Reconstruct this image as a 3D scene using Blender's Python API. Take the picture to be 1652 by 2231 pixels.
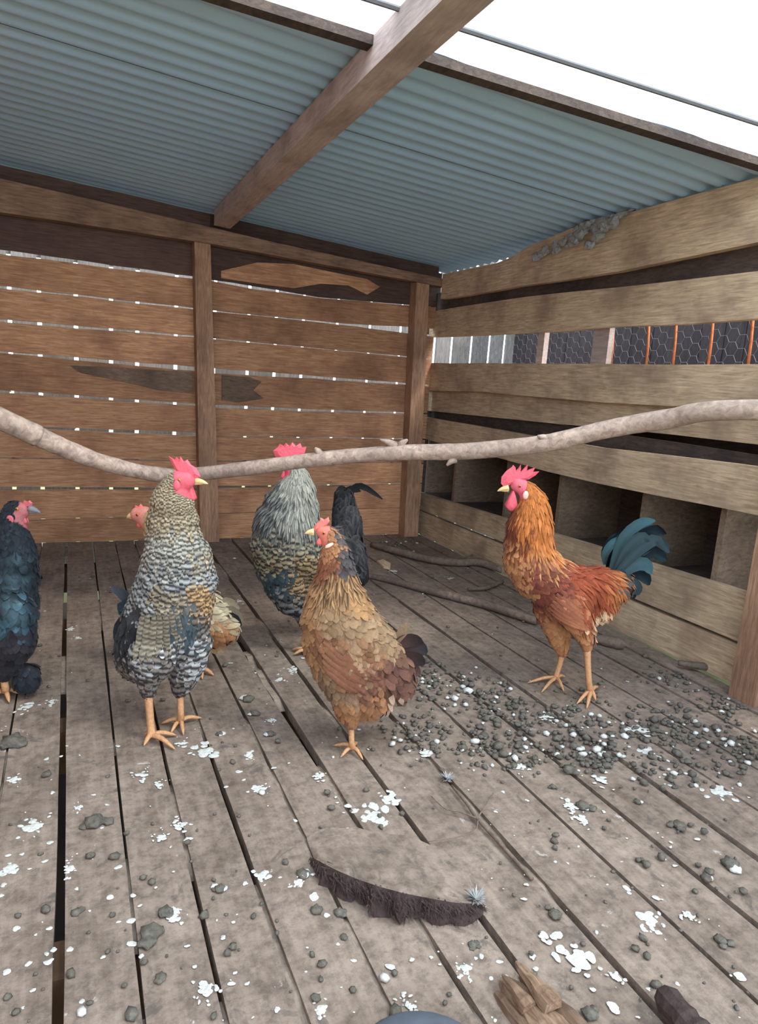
import bpy, bmesh, math, random
import numpy as np
from mathutils import Vector, Matrix
from mathutils.bvhtree import BVHTree

random.seed(7); np.random.seed(7)
for o in list(bpy.data.objects): bpy.data.objects.remove(o)
SC = bpy.context.scene
COL = SC.collection

# ------------------------------------------------------------------ camera
FPX, CX, CY, CAMH = 1500.0, 826.0, 1115.5, 0.90
YAW, PITCH, ROLL = 0.42427, 0.17992, 0.07002
_F = np.array([math.sin(YAW)*math.cos(PITCH), math.cos(YAW)*math.cos(PITCH), -math.sin(PITCH)])
_r = np.array([math.cos(YAW), -math.sin(YAW), 0.0]); _u = np.cross(_r, _F)
_R = _r*math.cos(ROLL)+_u*math.sin(ROLL); _U = -_r*math.sin(ROLL)+_u*math.cos(ROLL)
CAM = np.array([0, 0, CAMH])
cd = bpy.data.cameras.new('camera'); cam = bpy.data.objects.new('camera', cd); COL.objects.link(cam)
cd.sensor_fit = 'VERTICAL'; cd.sensor_height = 36.0; cd.lens = FPX*36.0/2231.0; cd.clip_start = 0.02
cam.matrix_world = Matrix(((_R[0], _U[0], -_F[0], CAM[0]), (_R[1], _U[1], -_F[1], CAM[1]), (_R[2], _U[2], -_F[2], CAM[2]), (0, 0, 0, 1)))
SC.camera = cam

# ------------------------------------------------------------------ sky, sun, exposure
W = bpy.data.worlds.new('sky'); SC.world = W; W.use_nodes = True
nt = W.node_tree; nt.nodes.clear()
wo = nt.nodes.new('ShaderNodeOutputWorld'); bg = nt.nodes.new('ShaderNodeBackground')
bg.inputs[0].default_value = (0.76, 0.88, 1.0, 1); bg.inputs[1].default_value = 2.3
nt.links.new(bg.outputs[0], wo.inputs[0])
sd = bpy.data.lights.new('sun', 'SUN'); sd.energy = 3.0; sd.angle = 0.3; sd.color = (1.0, 0.93, 0.82)
so = bpy.data.objects.new('sun', sd); COL.objects.link(so)
so.rotation_euler = (math.radians(28), math.radians(22), 0); so.location = (0, 0, 6)
vs = SC.view_settings; vs.view_transform = 'Standard'; vs.look = 'None'; vs.gamma = 1.0; vs.use_curve_mapping = False
vs.exposure = 0.95

# ------------------------------------------------------------------ measuring helpers
def ray(u, v): return _R*((u-CX)/FPX) - _U*((v-CY)/FPX) + _F
def fl(u, v, z=0.0):
    d = ray(u, v); return CAM + d*((z-CAMH)/d[2])
def onY(u, v, y): d = ray(u, v); return CAM + d*(y/d[1])
def onX(u, v, x): d = ray(u, v); return CAM + d*(x/d[0])
FH = np.array([math.sin(YAW), math.cos(YAW), 0.0]); RH = np.array([math.cos(YAW), -math.sin(YAW), 0.0])
def onD(u, v, D): d = ray(u, v); return CAM + d*(D/(d@FH))
def lin(r, g, b, k=1.0):
    def f(c):
        c /= 255.0
        return (c/12.92 if c <= 0.04045 else ((c+0.055)/1.055)**2.4)*k
    return (f(r), f(g), f(b))

# ------------------------------------------------------------------ materials
def newmat(name):
    m = bpy.data.materials.new(name); m.use_nodes = True
    n = m.node_tree.nodes; b = n['Principled BSDF']
    return m, m.node_tree, b
def nd(t, kind, **kw):
    n = t.nodes.new(kind)
    for k, v in kw.items(): setattr(n, k, v)
    return n
def ramp(t, stops):
    r = t.nodes.new('ShaderNodeValToRGB'); e = r.color_ramp.elements
    while len(e) > 1: e.remove(e[-1])
    for i, (p, c) in enumerate(stops):
        el = e[0] if i == 0 else e.new(p)
        el.position = p; el.color = (*c, 1)
    return r
def mixc(t, a, b, fac, mode='MIX'):
    m = t.nodes.new('ShaderNodeMix'); m.data_type = 'RGBA'; m.blend_type = mode
    for s, v in ((6, a), (7, b), (0, fac)):
        if hasattr(v, 'is_linked') or hasattr(v, 'links'): t.links.new(v, m.inputs[s])
        elif s == 0: m.inputs[0].default_value = v
        else: m.inputs[s].default_value = (*v, 1)
    return m.outputs[2]
def coords(t, scale=(1, 1, 1), randomize=True):
    tc = t.nodes.new('ShaderNodeTexCoord'); mp = t.nodes.new('ShaderNodeMapping')
    mp.inputs['Scale'].default_value = scale
    t.links.new(tc.outputs['Object'], mp.inputs[0])
    if randomize:
        oi = t.nodes.new('ShaderNodeObjectInfo'); vm = t.nodes.new('ShaderNodeVectorMath'); vm.operation = 'SCALE'
        vm.inputs[0].default_value = (17.0, 31.0, 23.0); t.links.new(oi.outputs['Random'], vm.inputs['Scale'])
        t.links.new(vm.outputs[0], mp.inputs['Location'])
    return mp.outputs[0]
def noise(t, vec, scale, detail=5, rough=0.6, dist=0.0):
    n = t.nodes.new('ShaderNodeTexNoise'); n.inputs['Scale'].default_value = scale; n.inputs['Detail'].default_value = detail
    n.inputs['Roughness'].default_value = rough; n.inputs['Distortion'].default_value = dist
    t.links.new(vec, n.inputs['Vector']); return n.outputs['Fac']
def bump(t, b, h, strength=0.3, dist=0.01):
    bp = t.nodes.new('ShaderNodeBump'); bp.inputs['Strength'].default_value = strength; bp.inputs['Distance'].default_value = dist
    t.links.new(h, bp.inputs['Height']); t.links.new(bp.outputs[0], b.inputs['Normal'])
def wood(name, dark, light, grain=(1, 1, 1), stain=None, stain_amt=0.5, rough=0.85):
    m, t, b = newmat(name)
    v = coords(t, grain); v1 = coords(t, (1, 1, 1))
    g = noise(t, v, 9.0, 6, 0.65, 0.6); c = ramp(t, [(0.3, dark), (0.7, light)]); t.links.new(g, c.inputs[0])
    big = noise(t, v1, 4.0, 4, 0.6)
    out = c.outputs[0]
    if stain:
        sr = ramp(t, [(0.45, (0, 0, 0)), (0.68, (stain_amt,)*3)]); t.links.new(big, sr.inputs[0])
        out = mixc(t, out, stain, sr.outputs[0])
    oi = t.nodes.new('ShaderNodeObjectInfo')
    hv = t.nodes.new('ShaderNodeHueSaturation'); mr = t.nodes.new('ShaderNodeMapRange')
    mr.inputs[3].default_value = 0.78; mr.inputs[4].default_value = 1.18
    t.links.new(oi.outputs['Random'], mr.inputs[0]); t.links.new(mr.outputs[0], hv.inputs['Value']); t.links.new(out, hv.inputs['Color'])
    t.links.new(hv.outputs[0], b.inputs['Base Color']); b.inputs['Roughness'].default_value = rough
    b.inputs['Specular IOR Level'].default_value = 0.25
    bump(t, b, g, 0.35, 0.006)
    return m
def plain(name, c, rough=0.7, var=0.25, scale=30.0, bmp=0.2, spec=0.3, metal=0.0):
    m, t, b = newmat(name); v = coords(t)
    n = noise(t, v, scale, 5, 0.6)
    r = ramp(t, [(0.25, tuple(x*(1-var) for x in c)), (0.75, tuple(min(1, x*(1+var)) for x in c))]); t.links.new(n, r.inputs[0])
    t.links.new(r.outputs[0], b.inputs['Base Color']); b.inputs['Roughness'].default_value = rough
    b.inputs['Specular IOR Level'].default_value = spec; b.inputs['Metallic'].default_value = metal
    if bmp: bump(t, b, n, bmp, 0.004)
    return m
def vcol(name, rough=0.6, sheen=0.3, spec=0.25, spectint=None, tone=0.8):
    m, t, b = newmat(name)
    a = t.nodes.new('ShaderNodeAttribute'); a.attribute_name = 'Col'
    v = coords(t); n = noise(t, v, 160.0, 3, 0.7)
    r = ramp(t, [(0.25, (0.75,)*3), (0.8, (1.2,)*3)]); t.links.new(n, r.inputs[0])
    hs = t.nodes.new('ShaderNodeHueSaturation'); hs.inputs['Saturation'].default_value = 0.96; hs.inputs['Value'].default_value = tone
    t.links.new(mixc(t, a.outputs['Color'], r.outputs[0], 1.0, 'MULTIPLY'), hs.inputs['Color']); t.links.new(hs.outputs[0], b.inputs['Base Color'])
    b.inputs['Roughness'].default_value = rough; b.inputs['Specular IOR Level'].default_value = spec
    b.inputs['Sheen Weight'].default_value = sheen
    if spectint: b.inputs['Specular Tint'].default_value = (*spectint, 1)
    return m

M = {}
M['wall'] = wood('brown_board_wood', lin(160, 110, 82), lin(224, 172, 132), (1.2, 8, 14), lin(134, 92, 72), 0.65)
M['wall_r'] = wood('tan_board_wood', lin(164, 138, 114), lin(226, 200, 168), (8, 1.2, 14), lin(136, 112, 96), 0.7)
M['post'] = wood('post_wood', lin(142, 106, 86), lin(200, 158, 128), (12, 12, 1.2), lin(90, 66, 54), 0.5)
M['beam'] = wood('beam_wood', lin(132, 100, 84), lin(190, 152, 126), (1.2, 10, 10), lin(80, 62, 54), 0.5)
M['rafter'] = wood('rafter_wood', lin(160, 142, 138), lin(196, 176, 168), (10, 1.2, 10), lin(96, 80, 74), 0.4)
M['dark'] = wood('dark_shade_wood', lin(60, 52, 50), lin(98, 84, 76), (6, 2, 10), lin(46, 42, 44), 0.6)  # dark tone stands in for shade in recesses and nest boxes
M['topdark'] = wood('dark_top_board', lin(80, 60, 54), lin(116, 90, 80), (1.2, 8, 14), lin(70, 56, 54), 0.6)  # darker brown than the other back wall boards
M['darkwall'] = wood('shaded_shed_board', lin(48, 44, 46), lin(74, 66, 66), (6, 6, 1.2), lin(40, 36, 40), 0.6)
M['bark'] = wood('bark_edge', lin(100, 82, 70), lin(142, 116, 98), (3, 8, 12), lin(76, 62, 54), 0.7)
M['paling'] = wood('grey_paling', lin(92, 88, 88), lin(132, 128, 124), (10, 10, 1.2), lin(76, 74, 74), 0.5)
M['divider'] = wood('nest_board', lin(104, 86, 72), lin(150, 128, 108), (4, 10, 10), lin(84, 70, 62), 0.5)  # nest boards darkened to carry the shade inside the boxes

def floor_mat():
    m, t, b = newmat('soiled_floor_board')
    v = coords(t, (1, 1, 1), False); vg = coords(t, (9, 0.9, 9))
    g = noise(t, vg, 7, 5, 0.6, 0.4); big = noise(t, v, 5.5, 6, 0.68, 0.3); fine = noise(t, v, 38, 6, 0.75); sp = noise(t, v, 17, 5, 0.7, 0.5)
    c1 = ramp(t, [(0.32, lin(98, 85, 77)), (0.52, lin(136, 120, 110)), (0.72, lin(160, 143, 131))]); t.links.new(big, c1.inputs[0])
    c2 = ramp(t, [(0.3, lin(102, 86, 76)), (0.7, lin(156, 137, 124))]); t.links.new(g, c2.inputs[0])
    base = mixc(t, c1.outputs[0], c2.outputs[0], 0.4)
    fr = ramp(t, [(0.36, (0.5,)*3), (0.55, (1.0,)*3), (0.75, (1.16,)*3)]); t.links.new(fine, fr.inputs[0])
    base = mixc(t, base, fr.outputs[0], 0.8, 'MULTIPLY')
    dk = ramp(t, [(0.33, (0.75,)*3), (0.42, (0, 0, 0))]); t.links.new(sp, dk.inputs[0])
    base = mixc(t, base, lin(86, 78, 74), dk.outputs[0])
    wh = ramp(t, [(0.66, (0, 0, 0)), (0.74, (0.75,)*3)]); t.links.new(sp, wh.inputs[0])
    base = mixc(t, base, lin(206, 202, 198), wh.outputs[0])
    t.links.new(base, b.inputs['Base Color']); b.inputs['Roughness'].default_value = 0.8; b.inputs['Specular IOR Level'].default_value = 0.3
    bump(t, b, fine, 0.5, 0.006)
    return m
M['floor'] = floor_mat()
M['joist'] = plain('joist', lin(96, 70, 54), 0.9)
M['soil'] = plain('dark_soil', lin(70, 58, 50), 0.95, 0.4, 6)
M['grass'] = plain('grass_ground', lin(120, 124, 84), 0.95, 0.4, 3)
M['tin'] = plain('zinc_sheet', lin(176, 206, 236), 0.65, 0.05, 3.0, 0.05, 0.5, 0.25)
def clear_mat():
    m, t, b = newmat('translucent_sheet'); out = t.nodes['Material Output']
    tr = t.nodes.new('ShaderNodeBsdfTranslucent'); tr.inputs[0].default_value = (0.60, 0.66, 0.68, 1)
    tp = t.nodes.new('ShaderNodeBsdfTransparent'); tp.inputs[0].default_value = (0.62, 0.68, 0.68, 1)
    mx = t.nodes.new('ShaderNodeMixShader'); mx.inputs[0].default_value = 0.5
    t.links.new(tr.outputs[0], mx.inputs[1]); t.links.new(tp.outputs[0], mx.inputs[2]); t.links.new(mx.outputs[0], out.inputs[0])
    return m
M['clear'] = clear_mat()
M['branch'] = wood('dry_branch', lin(112, 94, 86), lin(184, 160, 146), (6, 6, 6), lin(108, 92, 84), 0.5)
M['stick'] = wood('dirty_stick', lin(92, 78, 70), lin(138, 120, 108), (6, 6, 6), lin(74, 64, 60), 0.5)
M['rust'] = plain('rusty_steel', lin(190, 108, 66), 0.8, 0.3, 60)
M['wire'] = plain('galvanised_wire', lin(112, 110, 116), 0.6, 0.15, 60, 0, 0.4, 0.2)
M['dung'] = plain('dung', lin(92, 87, 80), 0.85, 0.5, 90, 0.9)
M['white'] = plain('dried_white_dropping', lin(190, 190, 187), 0.85, 0.3, 120, 0.4)
M['crust'] = plain('dirt_crust', lin(140, 124, 112), 0.95, 0.45, 45, 0.9)
M['crustdark'] = plain('dark_fibre', lin(62, 50, 48), 0.95, 0.4, 90, 0.8)
M['pan'] = plain('slate_plastic', lin(86, 92, 104), 0.6, 0.15, 40, 0.1)
M['splint'] = wood('splintered_wood', lin(92, 68, 52), lin(150, 124, 104), (14, 3, 14), lin(70, 52, 42), 0.6)
M['cobweb'] = plain('dusty_cobweb', lin(150, 150, 150), 0.95, 0.3, 60, 0.6)
M['feather'] = vcol('plumage', .7, .06, .15)
M['gloss'] = vcol('glossy_plumage', 0.42, 0.05, 0.4, (0.6, 0.92, 1.0))
M['skin'] = vcol('bare_skin', 0.55, 0.0, 0.35, None, 0.95)
M['comb'] = plain('red_comb', lin(222, 92, 108), 0.6, 0.15, 120, 0.4, 0.4)
M['combhen'] = plain('pale_red_comb', lin(228, 110, 104), 0.55, 0.15, 120, 0.4, 0.4)
M['combblack'] = plain('dull_pink_comb', lin(196, 96, 104), 0.6, 0.15, 120, 0.4, 0.4)
M['lobe'] = plain('pale_earlobe', lin(230, 184, 172), 0.6, 0.15, 150, 0.3)
M['beak'] = plain('horn_beak', lin(222, 188, 136), 0.45, 0.15, 60, 0.1, 0.4)
M['beakgrey'] = plain('grey_beak', lin(120, 116, 122), 0.45, 0.15, 60, 0.1, 0.4)
M['leg'] = plain('yellow_scaly_leg', lin(190, 142, 104), 0.65, 0.25, 140, 0.5)
M['claw'] = plain('claw', lin(120, 98, 80), 0.5)
M['eye'] = plain('orange_iris', lin(190, 110, 50), 0.2, 0.1, 60, 0, 0.6)
M['pupil'] = plain('pupil', (0.01, 0.01, 0.01), 0.1, 0, 10, 0, 0.6)
M['leaf'] = plain('green_leaf', lin(120, 150, 60), 0.6, 0.4, 8, 0)

# ------------------------------------------------------------------ object helpers
def mk(name, verts, faces, mat, parent=None, smooth=False, base=None):
    me = bpy.data.meshes.new(name)
    V = np.asarray(verts, float)
    if base is not None: V = V - np.asarray(base)
    me.from_pydata([tuple(p) for p in V], [], faces); me.update()
    mats = mat if isinstance(mat, (list, tuple)) else [mat]
    for m in mats: me.materials.append(m)
    if smooth: me.polygons.foreach_set('use_smooth', [True]*len(me.polygons))
    o = bpy.data.objects.new(name, me); COL.objects.link(o)
    if parent: o.parent = parent
    return o
def fixn(o):
    bm = bmesh.new(); bm.from_mesh(o.data); bmesh.ops.recalc_face_normals(bm, faces=bm.faces); bm.to_mesh(o.data); bm.free(); return o
def empty(name, loc=(0, 0, 0)):
    e = bpy.data.objects.new(name, None); COL.objects.link(e); e.location = tuple(loc); e.empty_display_size = 0.05; return e
def tag(o, label=None, cat=None, group=None, kind=None):
    for k, v in (('label', label), ('category', cat), ('group', group), ('kind', kind)):
        if v: o[k] = v
    return o
BOXF = [(0, 1, 2, 3), (7, 6, 5, 4), (0, 4, 5, 1), (1, 5, 6, 2), (2, 6, 7, 3), (3, 7, 4, 0)]
def box(name, lo, hi, mat, parent=None):
    x0, y0, z0 = lo; x1, y1, z1 = hi
    v = [(x0, y0, z0), (x0, y1, z0), (x1, y1, z0), (x1, y0, z0), (x0, y0, z1), (x0, y1, z1), (x1, y1, z1), (x1, y0, z1)]
    return mk(name, v, [(0, 1, 2, 3), (7, 6, 5, 4), (0, 4, 5, 1), (1, 5, 6, 2), (2, 6, 7, 3), (3, 7, 4, 0)], mat, parent)
def strip(name, fronts_top, fronts_bot, off, mat, parent):
    """a plank: top and bottom edge polylines on its face, thickness vector off"""
    T = np.array(fronts_top); B = np.array(fronts_bot); n = len(T); off = np.array(off)
    V = np.concatenate([T, B, T+off, B+off]); F = []
    for i in range(n-1):
        a, b2 = i, i+1
        F += [(a, b2, n+b2, n+a), (2*n+b2, 2*n+a, 3*n+a, 3*n+b2), (a, 2*n+a, 2*n+b2, b2), (n+b2, 3*n+b2, 3*n+a, n+a)]
    F += [(0, n, 3*n, 2*n), (n-1, 3*n-1, 4*n-1, 2*n-1)]
    return fixn(mk(name, V, F, mat, parent))
def tube(pts, rad, sides=8, V=None, F=None, cap=True, squash=None):
    """swept tube through pts with radii rad, appended to V,F lists"""
    V = [] if V is None else V; F = [] if F is None else F
    P = [np.array(p, float) for p in pts]; n = len(P); s0 = len(V)
    ref = None
    for i in range(n):
        d = P[min(i+1, n-1)]-P[max(i-1, 0)]; d /= np.linalg.norm(d)+1e-9
        if ref is None:
            ref = np.array([0, 0, 1.0]) if abs(d[2]) < 0.9 else np.array([1.0, 0, 0])
        a = np.cross(d, ref); a /= np.linalg.norm(a)+1e-9; b2 = np.cross(a, d); ref = b2
        for k in range(sides):
            th = 2*math.pi*k/sides
            V.append(P[i]+rad[i]*(a*math.cos(th)+b2*math.sin(th)))
    for i in range(n-1):
        for k in range(sides):
            k2 = (k+1) % sides
            F.append((s0+i*sides+k, s0+i*sides+k2, s0+(i+1)*sides+k2, s0+(i+1)*sides+k))
    if cap:
        F.append(tuple(s0+k for k in range(sides))[::-1]); F.append(tuple(s0+(n-1)*sides+k for k in range(sides)))
    return V, F
def resample(pts, n):
    P = np.array(pts, float); d = np.r_[0, np.cumsum(np.linalg.norm(np.diff(P, axis=0), axis=1))]
    t = np.linspace(0, d[-1], n)
    return np.stack([np.interp(t, d, P[:, k]) for k in range(P.shape[1])], 1)
def smoothcurve(pts, n):
    """Catmull-Rom through pts"""
    P = np.array(pts, float); P = np.vstack([2*P[0]-P[1], P, 2*P[-1]-P[-2]]); out = []
    m = len(P)-3
    for t in np.linspace(0, m-1e-6, n):
        i = int(t); f = t-i; a, b2, c, d = P[i:i+4]
        out.append(0.5*((2*b2)+(-a+c)*f+(2*a-5*b2+4*c-d)*f*f+(-a+3*b2-3*c+d)*f**3))
    return np.array(out)
_ib = bmesh.new(); bmesh.ops.create_icosphere(_ib, subdivisions=2, radius=1.0); _ib.verts.ensure_lookup_table()
ICV = np.array([v.co[:] for v in _ib.verts]); ICF = [tuple(v.index for v in f.verts) for f in _ib.faces]; _ib.free()
_ib = bmesh.new(); bmesh.ops.create_icosphere(_ib, subdivisions=1, radius=1.0); _ib.verts.ensure_lookup_table()
ICV1 = np.array([v.co[:] for v in _ib.verts]); ICF1 = [tuple(v.index for v in f.verts) for f in _ib.faces]; _ib.free()

XL, XR, YB, YF = -1.0, 2.0, 3.80, 0.15
# ------------------------------------------------------------------ ground
g = empty('ground'); tag(g, 'bare earth and grass ground outside and below the coop', None, None, 'structure')
mk('earth', [(-9, -6, -0.4), (11, -6, -0.4), (11, 14, -0.4), (-9, 14, -0.4)], [(0, 1, 2, 3)], M['grass'], g)
mk('earth_under_floor', [(XL, -0.2, -0.39), (XR+.5, -0.2, -0.39), (XR+.5, 4.0, -0.39), (XL, 4.0, -0.39)], [(0, 1, 2, 3)], M['soil'], g)

# ------------------------------------------------------------------ floor
floor = empty('floor'); tag(floor, 'soiled wooden floor boards running away from the viewer with narrow gaps', None, None, 'structure')
# gap centre (X near Y=0.6, X far Y=3.7), width near, width far
gaps = [(-0.93, -0.93, .006, .006), (-0.79, -0.79, .008, .006), (-0.64, -0.64, .006, .006), (-0.50, -0.50, .006, .006), (-0.38, -0.38, .006, .005), (-0.265, -0.265, .006, .006), (-0.148, -0.15, .004, .004),
        (-0.027, -0.038, .012, .010), (0.083, 0.088, .004, .006), (0.190, 0.195, .007, .004), (0.297, 0.29, .009, .005), (0.421, 0.41, .006, .009),
        (0.540, 0.515, .007, .012), (0.646, 0.640, .012, .014), (0.803, 0.806, .010, .012), (0.966, 0.96, .009, .009), (1.113, 1.11, .012, .010), (1.283, 1.275, .012, .009), (1.437, 1.44, .008, .008), (1.607, 1.597, .009, .008), (1.76, 1.755, .008, .008), (1.90, 1.90, .012, .012)]
ys = np.linspace(YF, YB, 22)
edges = [(lambda y: XL, 0)]
def gx(gp, y, side):
    t = (y-0.6)/(3.7-0.6); c = gp[0]+(gp[1]-gp[0])*t; w = (gp[2]+(gp[3]-gp[2])*t)*1.3
    return c+side*w/2
def wide(y): return max(0.0, 1-abs((y-2.0)/0.75))**0.5
for i in range(len(gaps)+1):
    L = []; Rr = []
    for y in ys:
        jx = random.uniform(-.0012, .0012)
        L.append(XL if i == 0 else gx(gaps[i-1], y, 1)+random.uniform(-.0012, .0012) + (0.006*wide(y) if i == 13 else 0))
        Rr.append(XR-.005 if i == len(gaps) else gx(gaps[i], y, -1)+jx - (0.010*wide(y) if i == 12 else 0))
    dz = random.uniform(-.003, .0)
    T = [(l, y, dz) for l, y in zip(L, ys)]; B = [(r, y, dz) for r, y in zip(Rr, ys)]
    strip('floor_board', T, B, (0, 0, -0.028), M['floor'], floor)
for y in (0.35, 1.05, 1.85, 2.65, 3.45):
    box('joist', (XL, y-.04, -.15), (XR, y+.04, -.0315), M['joist'], floor)

# ------------------------------------------------------------------ back wall
wb = empty('wall_back', (0, 0, 0)); tag(wb, 'back wall of rough brown boards with bright gaps between them', None, None, 'structure')
def lineY(pl, xs, y):
    P = [onY(u, v, y) for u, v in pl]; P.sort(key=lambda p: p[0])
    X = np.array([p[0] for p in P]); Z = np.array([p[2] for p in P]); out = []
    for x in xs:
        if x < X[0]: z = Z[0]+(x-X[0])*(Z[1]-Z[0])/(X[1]-X[0])*0.5
        elif x > X[-1]: z = Z[-1]+(x-X[-1])*(Z[-1]-Z[-2])/(X[-1]-X[-2])
        else: z = np.interp(x, X, Z)
        out.append((x, y, z))
    return out
left = [('roof', (543, 601)), ((553, 608), (622, 671)), ((628, 674), (695, 731)), ((701, 735), (765, 799)), ((769, 808), (850, 879)), ((855, 885), (928, 942)),
        ((932, 950), (995, 1002)), ((999, 1005), (1061, 1063)), ((1067, 1068), (1132, 1123)), ((1134, 1126), (1203, 1192))]
xsL = np.linspace(XL, 0.655, 12)
def roofz(x): return 1.622+(2.0-x)*0.066
for tt, (b0, b1) in left:
    y = YB+random.uniform(0, .006)
    T = [(x, y, roofz(x)) for x in xsL] if tt == 'roof' else lineY([(0, tt[0]), (425, tt[1])], xsL, y); B = lineY([(0, b0), (425, b1)], xsL, y)
    T = [(a, b, min(roofz(a), c+random.uniform(-.0025, .0025))) for a, b, c in T]; B = [(a, b, max(0.0, c+random.uniform(-.0025, .0025))) for a, b, c in B]
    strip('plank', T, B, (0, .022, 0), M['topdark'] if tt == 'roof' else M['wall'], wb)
right = [('roof', [(478, 611), (590, 628), (700, 648), (905, 664)]),
         ([(478, 615), (560, 631), (640, 641), (700, 649), (905, 666)], [(478, 677), (750, 704), (905, 713)]),
         ([(478, 680), (750, 708), (905, 728)], [(478, 738), (905, 778)]), ([(478, 740), (905, 780)], [(478, 803), (905, 836)]),
         ([(478, 814), (700, 826), (905, 840)], [(478, 882), (700, 893), (905, 899)]), ([(478, 889), (700, 897), (905, 902)], [(478, 950), (905, 955)]),
         ([(478, 952), (905, 958)], [(478, 1003), (905, 1008)]), ([(478, 1006), (905, 1010)], [(478, 1059), (905, 1052)]),
         ([(478, 1064), (905, 1055)], [(478, 1118), (905, 1103)]), ([(478, 1120), (905, 1105)], [(478, 1196), (905, 1172)])]
xsR = np.linspace(0.657, 1.998, 12)
for t, b in right:
    y = YB+random.uniform(0, .006)
    T = [(x, y, roofz(x)) for x in xsR] if t == 'roof' else lineY(t, xsR, y); B = lineY(b, xsR, y)
    T = [(a, b_, min(roofz(a), c+random.uniform(-.002, .002))) for a, b_, c in T]; B = [(a, b_, max(0.0, c+random.uniform(-.002, .002))) for a, b_, c in B]
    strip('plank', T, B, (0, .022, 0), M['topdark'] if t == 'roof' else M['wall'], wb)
# waney bark edges
def plateY(name, outline, y, th, mat, parent):
    P = [onY(u, v, y-th) for u, v in outline]; n = len(P)
    c = np.mean(P, 0); V = P+[p+np.array([0, th-.0005, 0]) for p in P]
    F = [tuple(range(n)), tuple(range(2*n-1, n-1, -1))]+[(i, (i+1) % n, n+(i+1) % n, n+i) for i in range(n)]
    return fixn(mk(name, V, F, mat, parent))
plateY('bark_edge', [(152, 796), (260, 801), (420, 811), (422, 856), (345, 850), (300, 838), (235, 824), (175, 812)], YB, .006, M['bark'], wb)
plateY('bark_edge', [(484, 817), (545, 822), (570, 832), (552, 850), (575, 868), (520, 876), (484, 872)], YB, .006, M['bark'], wb)
plateY('pale_sapwood', [(482, 590), (560, 572), (640, 575), (720, 592), (800, 608), (828, 625), (800, 642), (760, 622), (700, 618), (640, 628), (590, 622), (482, 606)], YB, .005, M['wall'], wb)
# posts (front face towards the viewer)
def post(name, xl0, xr0, xl1, xr1, z0, z1, y0, y1, mat, parent):
    V = [(xl0, y0, z0), (xr0, y0, z0), (xr0, y1, z0), (xl0, y1, z0), (xl1, y0, z1), (xr1, y0, z1), (xr1, y1, z1), (xl1, y1, z1)]
    return fixn(mk(name, V, [(0, 1, 2, 3), (7, 6, 5, 4), (0, 4, 5, 1), (1, 5, 6, 2), (2, 6, 7, 3), (3, 7, 4, 0)], mat, parent))
yp = 3.715
a, b_ = onY(437, 1195, yp)[0], onY(478, 1195, yp)[0]; c, d = onY(423, 535, yp)[0], onY(458, 535, yp)[0]
post('post', a, b_, c, d, 0.0, 1.575, yp, YB-.001, M['post'], wb)
a, b_ = onY(880, 1180, yp)[0], onY(910, 1180, yp)[0]; c, d = onY(908, 615, yp)[0], onY(936, 615, yp)[0]
post('post', a, b_, c, d, 0.0, 1.52, yp, YB-.001, M['post'], wb)
post('post', -0.98, -0.9, -0.98, -0.9, 0.0, 1.66, yp, YB-.001, M['post'], wb)
# top beam
yb = 3.70; xs = np.linspace(XL, 1.99, 10)
T = lineY([(0, 388), (480, 500), (560, 520), (945, 603)], xs, yb); B = lineY([(0, 462), (450, 529), (914, 615)], xs, yb)
strip('beam', T, B, (0, .06, 0), M['beam'], wb)

# ------------------------------------------------------------------ right wall
wr = empty('wall_right'); tag(wr, 'side wall of wide pale planks with a wired opening and nest gaps', None, None, 'structure')
def lineX(pl, yy, x):
    P = [onX(u, v, x) for u, v in pl]; P.sort(key=lambda p: p[1])
    Y = np.array([p[1] for p in P]); Z = np.array([p[2] for p in P]); sl = (Z[-1]-Z[0])/(Y[-1]-Y[0]); out = []
    for y in yy:
        if y < Y[0]: z = Z[0]+(y-Y[0])*sl*0.3
        elif y > Y[-1]: z = Z[-1]
        else: z = np.interp(y, Y, Z)
        out.append((x, y, z))
    return out
def plankX(t, b, x, th, mat, y0=-0.69, y1=3.87, n=15, jit=.002, zmin=0.0):
    yy = np.linspace(y0, y1, n)
    T = [(p, q, r+random.uniform(-jit, jit)) for p, q, r in lineX(t, yy, x)]
    B = [(p, q, max(zmin, r+random.uniform(-jit, jit))) for p, q, r in lineX(b, yy, x)]
    return strip('plank', T, B, (th, 0, 0), mat, wr)
yy = np.r_[np.linspace(-.69, 2.88, 12), 2.9, np.linspace(3.0, 3.69, 6)]; Bz = lineX([(945, 655), (1142, 622), (1347, 592), (1652, 527)], yy, 1.965); Tz = lineX([(945, 601), (1142, 561)], yy, 1.965)
strip('plank', [(1.965, y, min(roofz(1.965)-.001, (roofz(1.965)-.001)*max(0, min(1, (3.05-y)/.3))+(q[2]+random.uniform(-.002, .002))*(1-max(0, min(1, (3.05-y)/.3))))) for y, q in zip(yy, Tz)], [(p[0], p[1], p[2]+random.uniform(-.002, .002)) for p in Bz], (.034, 0, 0), M['wall_r'], wr)
plankX([(945, 640), (1652, 500)], [(945, 700), (1652, 615)], 2.034, .019, M['dark'])  # backing board coloured dark for the shade of the recess
plankX([(945, 678), (1170, 643), (1347, 625), (1652, 592)], [(945, 734), (1170, 725), (1324, 713), (1500, 705), (1652, 695)], 2.0, .03, M['wall_r'])
plankX([(940, 791), (1300, 793), (1652, 794)], [(931, 851), (1050, 853), (1170, 864), (1300, 877), (1417, 883), (1581, 886), (1652, 889)], 2.0, .03, M['wall_r'])
plankX([(931, 838), (1652, 860)], [(930, 895), (1200, 922), (1460, 946), (1652, 968)], 2.031, .022, M['wall_r'])
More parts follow.
